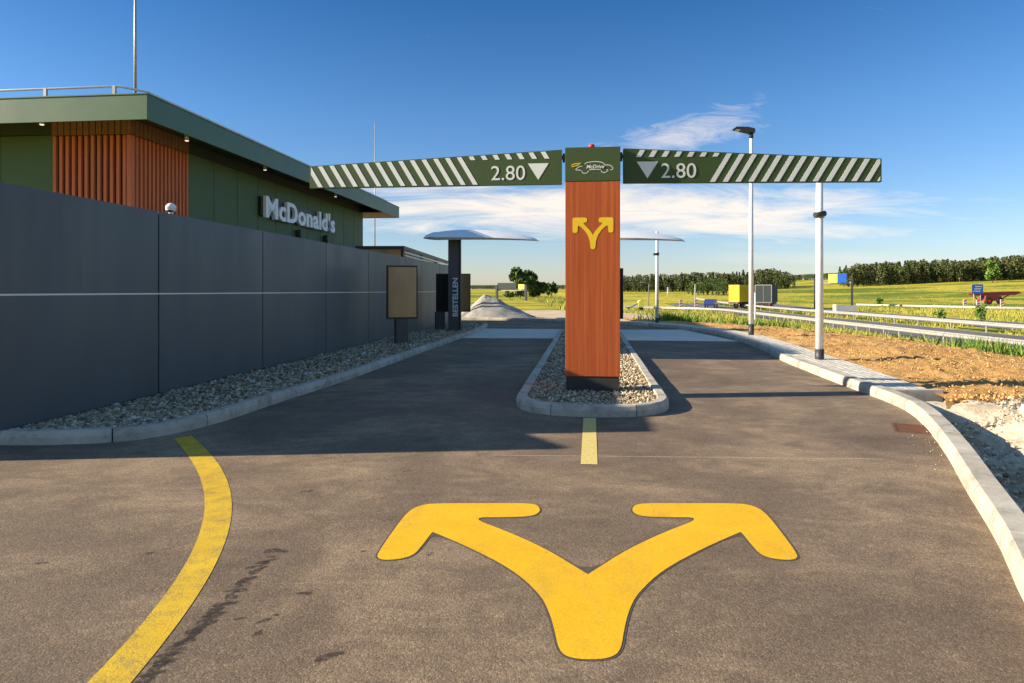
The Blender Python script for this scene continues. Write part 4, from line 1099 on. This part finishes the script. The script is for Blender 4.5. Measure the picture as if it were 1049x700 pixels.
def tree(name, x, d, height, width, label, mat='leaf_tree', n=2600, leaf=0.28, seed=1, trunk=0.25, cat='tree', grp=None, shape=1.0):
    z = terrain(x, d); o = empty(name, (x, d, z), 0, label, cat, grp)
    r = random.Random(seed)
    mb = MB(); th = height * trunk
    mb.tube([(0, 0, -0.3), (0.02 * height, 0, th), (0, 0.02 * height, height * 0.75)], [0.035 * height, 0.028 * height, 0.008 * height], 8)
    for k in range(7):
        a = r.uniform(0, 6.28); L = width * 0.4 * r.uniform(.6, 1)
        z0 = th + (height * 0.6 - th) * k / 7
        mb.tube([(0, 0, z0), (math.cos(a) * L * .5, math.sin(a) * L * .5, z0 + height * .12), (math.cos(a) * L, math.sin(a) * L, z0 + height * .24)], [0.015 * height, 0.009 * height, 0.003 * height], 6)
    mb.build('trunk', M['bark'], o)
    P = crown_points(n, (width / 2, width / 2, (height - th * .7) / 2), 20, seed, (height + th * .7) / 2)
    arrays('crown', leaf_quads(P, leaf), quads(len(P)), M[mat], o)
    return o
tree('broadleaf_tree', on(538, 140), 140, 6.0, 6.6, 'large rounded tree alone in the yellow field beyond the gravel heap', seed=2, trunk=0.06, n=4600, leaf=0.36)
tree('broadleaf_tree', on(551, 142), 142, 3.9, 5.2, 'lower bushy tree leaning against the large field tree', seed=3, n=2600, leaf=0.34, trunk=0.04)
tree('broadleaf_tree', on(565, 150), 150, 3.4, 2.6, 'small round tree left of the orange column in the field', seed=4, n=1500, trunk=0.12)
tree('shrub', on(521, 120), 120, 1.5, 2.2, 'low dark shrub left of the field tree', seed=5, n=500, leaf=0.18, trunk=0.05, cat='shrub')
tree('shrub', on(533, 122), 122, 1.7, 2.6, 'low dark shrub at the foot of the field tree', seed=15, n=600, leaf=0.18, trunk=0.05, cat='shrub')
tree('sapling', on(963.5, 62), 62, 1.55, 1.1, 'small green sapling left of the blue road sign', 'leaf_light', 420, 0.09, 6, 0.1, 'sapling', 'saplings between the guard rails')
tree('sapling', on(1005, 60), 60, 2.1, 1.2, 'taller green sapling right under the blue road sign', 'leaf_light', 600, 0.09, 7, 0.1, 'sapling', 'saplings between the guard rails')
tree('shrub', on(900.5, 120), 120, 1.7, 1.6, 'light green bush on the slope before the wood', 'leaf_light', 500, 0.16, 8, 0.1, 'shrub')
tree('broadleaf_tree', on(1016.5, 236), 236, 8.2, 5.4, 'single bright green tree in front of the dark pine wood', 'leaf_light', 1700, 0.42, 9, 0.16)

def wood(name, spots, mat, seed):
    r = np.random.default_rng(seed); P = []; Sz = []; mb = MB()
    for (x, d, h, w, con) in spots:
        z = terrain(x, d)
        m = 380
        t = r.random(m) ** 0.8
        lo = 0.02 if not con else 0.10
        hh = lo + (1.02 - lo) * t
        if con: prof = np.clip((1.03 - hh) * 1.5, 0.12, 0.75)
        else: prof = np.sqrt(np.clip(1 - ((hh - 0.6) / 0.46) ** 2, 0.03, 1))
        a = r.random(m) * 6.283; rr = prof * w / 2 * np.sqrt(r.random(m)) * r.uniform(.7, 1.15, m)
        P.append(np.stack([x + np.cos(a) * rr, d + np.sin(a) * rr, z + hh * h], 1)); Sz.append(np.full(m, 0.040 * h))
        mb.tube([(x, d, z - 0.5), (x, d, z + h * 0.85)], [0.02 * h, 0.006 * h], 5)
    P = np.concatenate(P); Sz = np.concatenate(Sz)
    me = leaf_quads(P, Sz)
    root = empty(name, (0, 0, 0)); return me, len(P), mb, root
def wood_build(name, spots, mat, label, seed):
    me, n, mb, root = wood(name, spots, mat, seed)
    bpy.data.objects.remove(root)
    tr = bpy.data.meshes.new(name); bm = mb.bm
    Vt = [tuple(v.co) for v in bm.verts]; bm.verts.index_update()
    Ft = [[v.index for v in f.verts] for f in bm.faces]
    allV = [tuple(v) for v in me] + Vt; off = len(me)
    Fc = [tuple(q) for q in quads(n)] + [tuple(i + off for i in f) for f in Ft]
    m2 = bpy.data.meshes.new(name); m2.from_pydata(allV, [], Fc); m2.materials.append(M[mat]); m2.materials.append(M['bark'])
    mi = np.zeros(len(Fc), dtype=np.int32); mi[n:] = 1; m2.polygons.foreach_set('material_index', mi); bm.free()
    o = link(bpy.data.objects.new(name, m2)); tag(o, label, 'wood', kind='stuff')
r = random.Random(21)
def spots_line(x0, x1, top, d0, rows, sp, con):
    out = []
    for k in range(rows):
        d = d0 + k * 7
        px_ = x0 - 4
        while px_ < x1 + 4:
            xx = on(px_, d) ; h = (top(px_) + H) if False else None
            zt = H + (CY - top(px_)) * d / F + r.uniform(-1.6, 0.9) - k * 0.1
            z = terrain(xx, d + 0)
            hh = max(3.5, zt - z)
            c = r.random() < con
            out.append((xx, d + r.uniform(-3, 3), hh, hh * r.uniform(.32, .5) if c else hh * r.uniform(.5, .8), c))
            px_ += sp * r.uniform(0.7, 1.3)
    return out
lin = lambda pts: (lambda x: float(np.interp(x, [p[0] for p in pts], [p[1] for p in pts])))
wood_build('far_wood', spots_line(640, 806, lin([(640, 284), (690, 282), (740, 281), (775, 278), (795, 277), (808, 281)]), 250, 5, 4.2, 0.55), 'leaf_pine', 'long mixed wood on the horizon between the orange column and the street lamp', 31)
wood_build('far_wood', spots_line(866, 1075, lin([(862, 276), (880, 272), (920, 270), (960, 268), (1000, 267), (1049, 263)]), 250, 5, 3.8, 0.7), 'leaf_pine', 'dark pine wood on the rise at the right', 32)
wood_build('far_wood', spots_line(800, 876, lin([(800, 287), (830, 288), (850, 287), (876, 284)]), 420, 4, 2.6, 0.2), 'leaf_tree', 'lower distant wood in the gap between the two larger woods', 33)
wood_build('hedge', spots_line(712, 742, lin([(712, 291), (725, 288), (742, 289)]), 190, 2, 5, 0.0), 'leaf_tree', 'rounded dark copse in front of the long wood', 34)
wood_build('far_wood', spots_line(480, 580, lin([(480, 295.6), (540, 294.6), (580, 293.5)]), 560, 3, 2.0, 0.0), 'leaf_tree', 'thin dark line of trees on the left horizon', 35)

# grass and weeds
def blades(name, pts, hgt, lab, mat='grass'):
    P = np.asarray(pts); N = len(P); h = np.asarray(hgt)
    a = rng.random(N) * 6.283; w = 0.018 + 0.10 * h * 0.35
    dx, dy = np.cos(a) * w, np.sin(a) * w
    lx, ly = rng.normal(size=N) * h * 0.35, rng.normal(size=N) * h * 0.35
    V = np.stack([np.stack([P[:, 0] - dx, P[:, 1] - dy, P[:, 2]], 1), np.stack([P[:, 0] + dx, P[:, 1] + dy, P[:, 2]], 1), np.stack([P[:, 0] + lx, P[:, 1] + ly, P[:, 2] + h], 1)], 1)
    o = arrays(name, V.reshape(-1, 3), np.arange(N * 3).reshape(-1, 3), M[mat]); tag(o, lab, 'grass', kind='stuff')
P = []; hh = []
while len(P) < 52000:
    d = 16 + 95 * rng.random() ** 1.4; X = rng.uniform(4, 0.85 * d + 6)
    if d < 36 and X < xe(min(d, 33)) + 1: continue
    s = X - xe(min(d, 30))
    lim = 13.0 + 2.5 * mnoise.noise((d * 0.35, 4.4, 0)) - max(0, d - 22) * 0.9
    if d < 35 and s < lim: continue
    q = X - rail_x1(d)
    if 0.2 < q < 9.3 or 13.2 < q < 22.2: continue
    den = mnoise.noise((X * 0.25, d * 0.18, 1.0))
    if den < -0.12: continue
    if X < 8.6 and d < 48: 
        if den < 0.25: continue
    P.append((X, d, terrain(X, d) - 0.02)); hh.append((0.10 + 0.30 * rng.random() ** 2) * (1 + max(0, den)) * (0.8 + d / 120))
blades('grass', P, hh, 'rough yellow green grass along the highway and around the bare soil')
P = []; hh = []
while len(P) < 30000:
    d = 105 + 150 * rng.random() ** 1.3; X = d * rng.uniform(-0.25, 0.80)
    q = X - rail_x1(d)
    if d < 140 and (0 < q < 9.6 or 13 < q < 22.4): continue
    if mnoise.noise((X * 0.05, d * 0.03, 4.0)) + 0.5 * mnoise.noise((X * 0.25, d * 0.1, 6.0)) < 0.0: continue
    P.append((X, d, terrain(X, d) - 0.05)); hh.append(rng.uniform(0.12, 0.42))
blades('meadow_grass', P, hh, 'tall mixed meadow grass on the fields beyond the highway')
P = []; hh = []
for cx_, cd_, n_, rad in [(14.6, 19.5, 900, 1.6), (17.0, 24, 900, 2.2), (11.0, 30, 900, 2.0), (9.0, 33, 900, 2.2), (13.5, 36, 900, 2.6), (19.5, 31, 700, 2), (21.5, 27, 600, 1.2), (7.6, 31.5, 500, 1.0)]:
    for _ in range(n_):
        X, d = cx_ + rng.normal() * rad * .5, cd_ + rng.normal() * rad * .5
        P.append((X, d, max(terrain(X, d), bank(X, d)[1] - 0.1))); hh.append(rng.uniform(0.15, 0.62))
M['weed'] = material('weed', m_leaf([(0.2, (0.06, 0.12, 0.014)), (0.6, (0.12, 0.21, 0.025)), (0.9, (0.24, 0.28, 0.05))]))
blades('weeds', P, hh, 'clumps of tall green weeds at the far edge of the bare soil', 'weed')

# ------------------------------------------------------------------ camera, sun, sky
cam = bpy.data.cameras.new('camera'); co = bpy.data.objects.new('camera', cam); COL.objects.link(co)
cam.sensor_width = 36; cam.lens = 36 * F / 1049; cam.shift_y = -(350 - CY) / 1049
cam.clip_start = 0.05; cam.clip_end = 8000
co.location = (0, 0, H); co.rotation_euler = (R(90), 0, 0)
S.camera = co

EL = R(21.3); hv = Vector((1, 0.09, 0)).normalized()
Ld = Vector((hv.x * math.cos(EL), hv.y * math.cos(EL), -math.sin(EL)))
sun = bpy.data.lights.new('sun', 'SUN'); sun.energy = 5.0; sun.angle = R(0.5); sun.color = (1.0, 0.87, 0.68)
so = bpy.data.objects.new('sun', sun); COL.objects.link(so); so.rotation_euler = Ld.to_track_quat('-Z', 'Y').to_euler(); so.location = (-20, -2, 15)

W = bpy.data.worlds.new('World'); S.world = W; W.use_nodes = True
nt = NT(W.node_tree); bg = W.node_tree.nodes['Background']
sky = nt.n('ShaderNodeTexSky', sky_type='NISHITA', sun_disc=False, sun_elevation=EL, sun_rotation=math.atan2(-hv.x, -hv.y), altitude=400, air_density=1.0, dust_density=0.35, ozone_density=3.0)
gen = nt.n('ShaderNodeTexCoord').outputs['Generated']
sep = nt.n('ShaderNodeSeparateXYZ', inp={0: gen})
X, Y, Z = sep.outputs
hor = nt.m('SQRT', nt.m('ADD', nt.m('MULTIPLY', X, X), nt.m('MULTIPLY', Y, Y)))
e = nt.m('DIVIDE', Z, nt.m('MAXIMUM', nt.m('ABSOLUTE', Y), 0.05))
az = nt.m('DIVIDE', X, nt.m('MAXIMUM', nt.m('ABSOLUTE', Y), 0.05))
cv = nt.n('ShaderNodeCombineXYZ', inp={0: az, 1: e, 2: 0.0}).outputs[0]
def gauss(v, c, w):                               # 1 at c, falling to 0
    t = nt.m('DIVIDE', nt.m('SUBTRACT', v, c), w)
    return nt.m('EXPONENT', nt.m('MULTIPLY', nt.m('MULTIPLY', t, t), -1.0))
n1 = nt.noise(nt.map(cv, (4.2, 34, 1), (0, 0, 0.04)), 1.0, 9, 0.68, 0.9)
n2 = nt.noise(nt.map(cv, (9.0, 36, 1), (0, 0, -0.42), (3, 1, 0)), 1.4, 9, 0.7, 1.0)
ce = nt.m('ADD', 0.121, nt.m('MULTIPLY', az, -0.012))
band = nt.m('MULTIPLY', gauss(e, ce, 0.043), gauss(az, 0.17, 0.46))
c1 = nt.ramp(nt.m("DIVIDE", nt.m("SUBTRACT", nt.m("ADD", nt.m("MULTIPLY", band, 0.60), nt.m("MULTIPLY", n1, 1.25)), 0.80), 0.40, clamp=True), [(0.0, 0.0), (1.0, 1.0)])
c1 = nt.m('MULTIPLY', c1, nt.m('MULTIPLY', nt.m('SUBTRACT', band, 0.06), 5.0, clamp=True))
wis = nt.m('MULTIPLY', gauss(nt.m('SUBTRACT', e, nt.m('MULTIPLY', az, 0.28)), 0.158, 0.030), gauss(az, 0.25, 0.12))
c2 = nt.ramp(nt.m('ADD', nt.m('MULTIPLY', wis, 0.42), nt.m('MULTIPLY', n2, 0.85)), [(0.58, 0.0), (1.0, 0.7)])
wis2 = nt.m('MULTIPLY', gauss(e, 0.048, 0.018), gauss(az, 0.45, 0.40))
c3 = nt.ramp(nt.m('ADD', nt.m('MULTIPLY', wis2, 0.4), nt.m('MULTIPLY', n1, 0.5)), [(0.52, 0.0), (0.85, 0.45)])
cl = nt.m('MAXIMUM', nt.m('MAXIMUM', c1, c2), c3)
hs = nt.n('ShaderNodeHueSaturation', inp={'Hue': 0.5, 'Saturation': 1.10, 'Value': 1.0, 'Fac': 1.0, 'Color': sky.outputs[0]}).outputs[0]
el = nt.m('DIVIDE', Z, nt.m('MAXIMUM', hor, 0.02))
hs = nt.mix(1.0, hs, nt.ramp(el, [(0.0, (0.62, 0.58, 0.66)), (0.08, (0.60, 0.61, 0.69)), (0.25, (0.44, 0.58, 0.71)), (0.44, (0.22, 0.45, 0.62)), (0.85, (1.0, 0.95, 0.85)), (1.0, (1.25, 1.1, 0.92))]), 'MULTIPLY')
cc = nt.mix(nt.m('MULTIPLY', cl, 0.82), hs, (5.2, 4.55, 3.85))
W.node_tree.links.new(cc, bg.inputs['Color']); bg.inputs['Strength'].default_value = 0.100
S.view_settings.view_transform = 'Standard'; S.view_settings.look = 'None'; S.view_settings.gamma = 1
S.view_settings.exposure = 1.2
S.cycles.max_bounces = 6
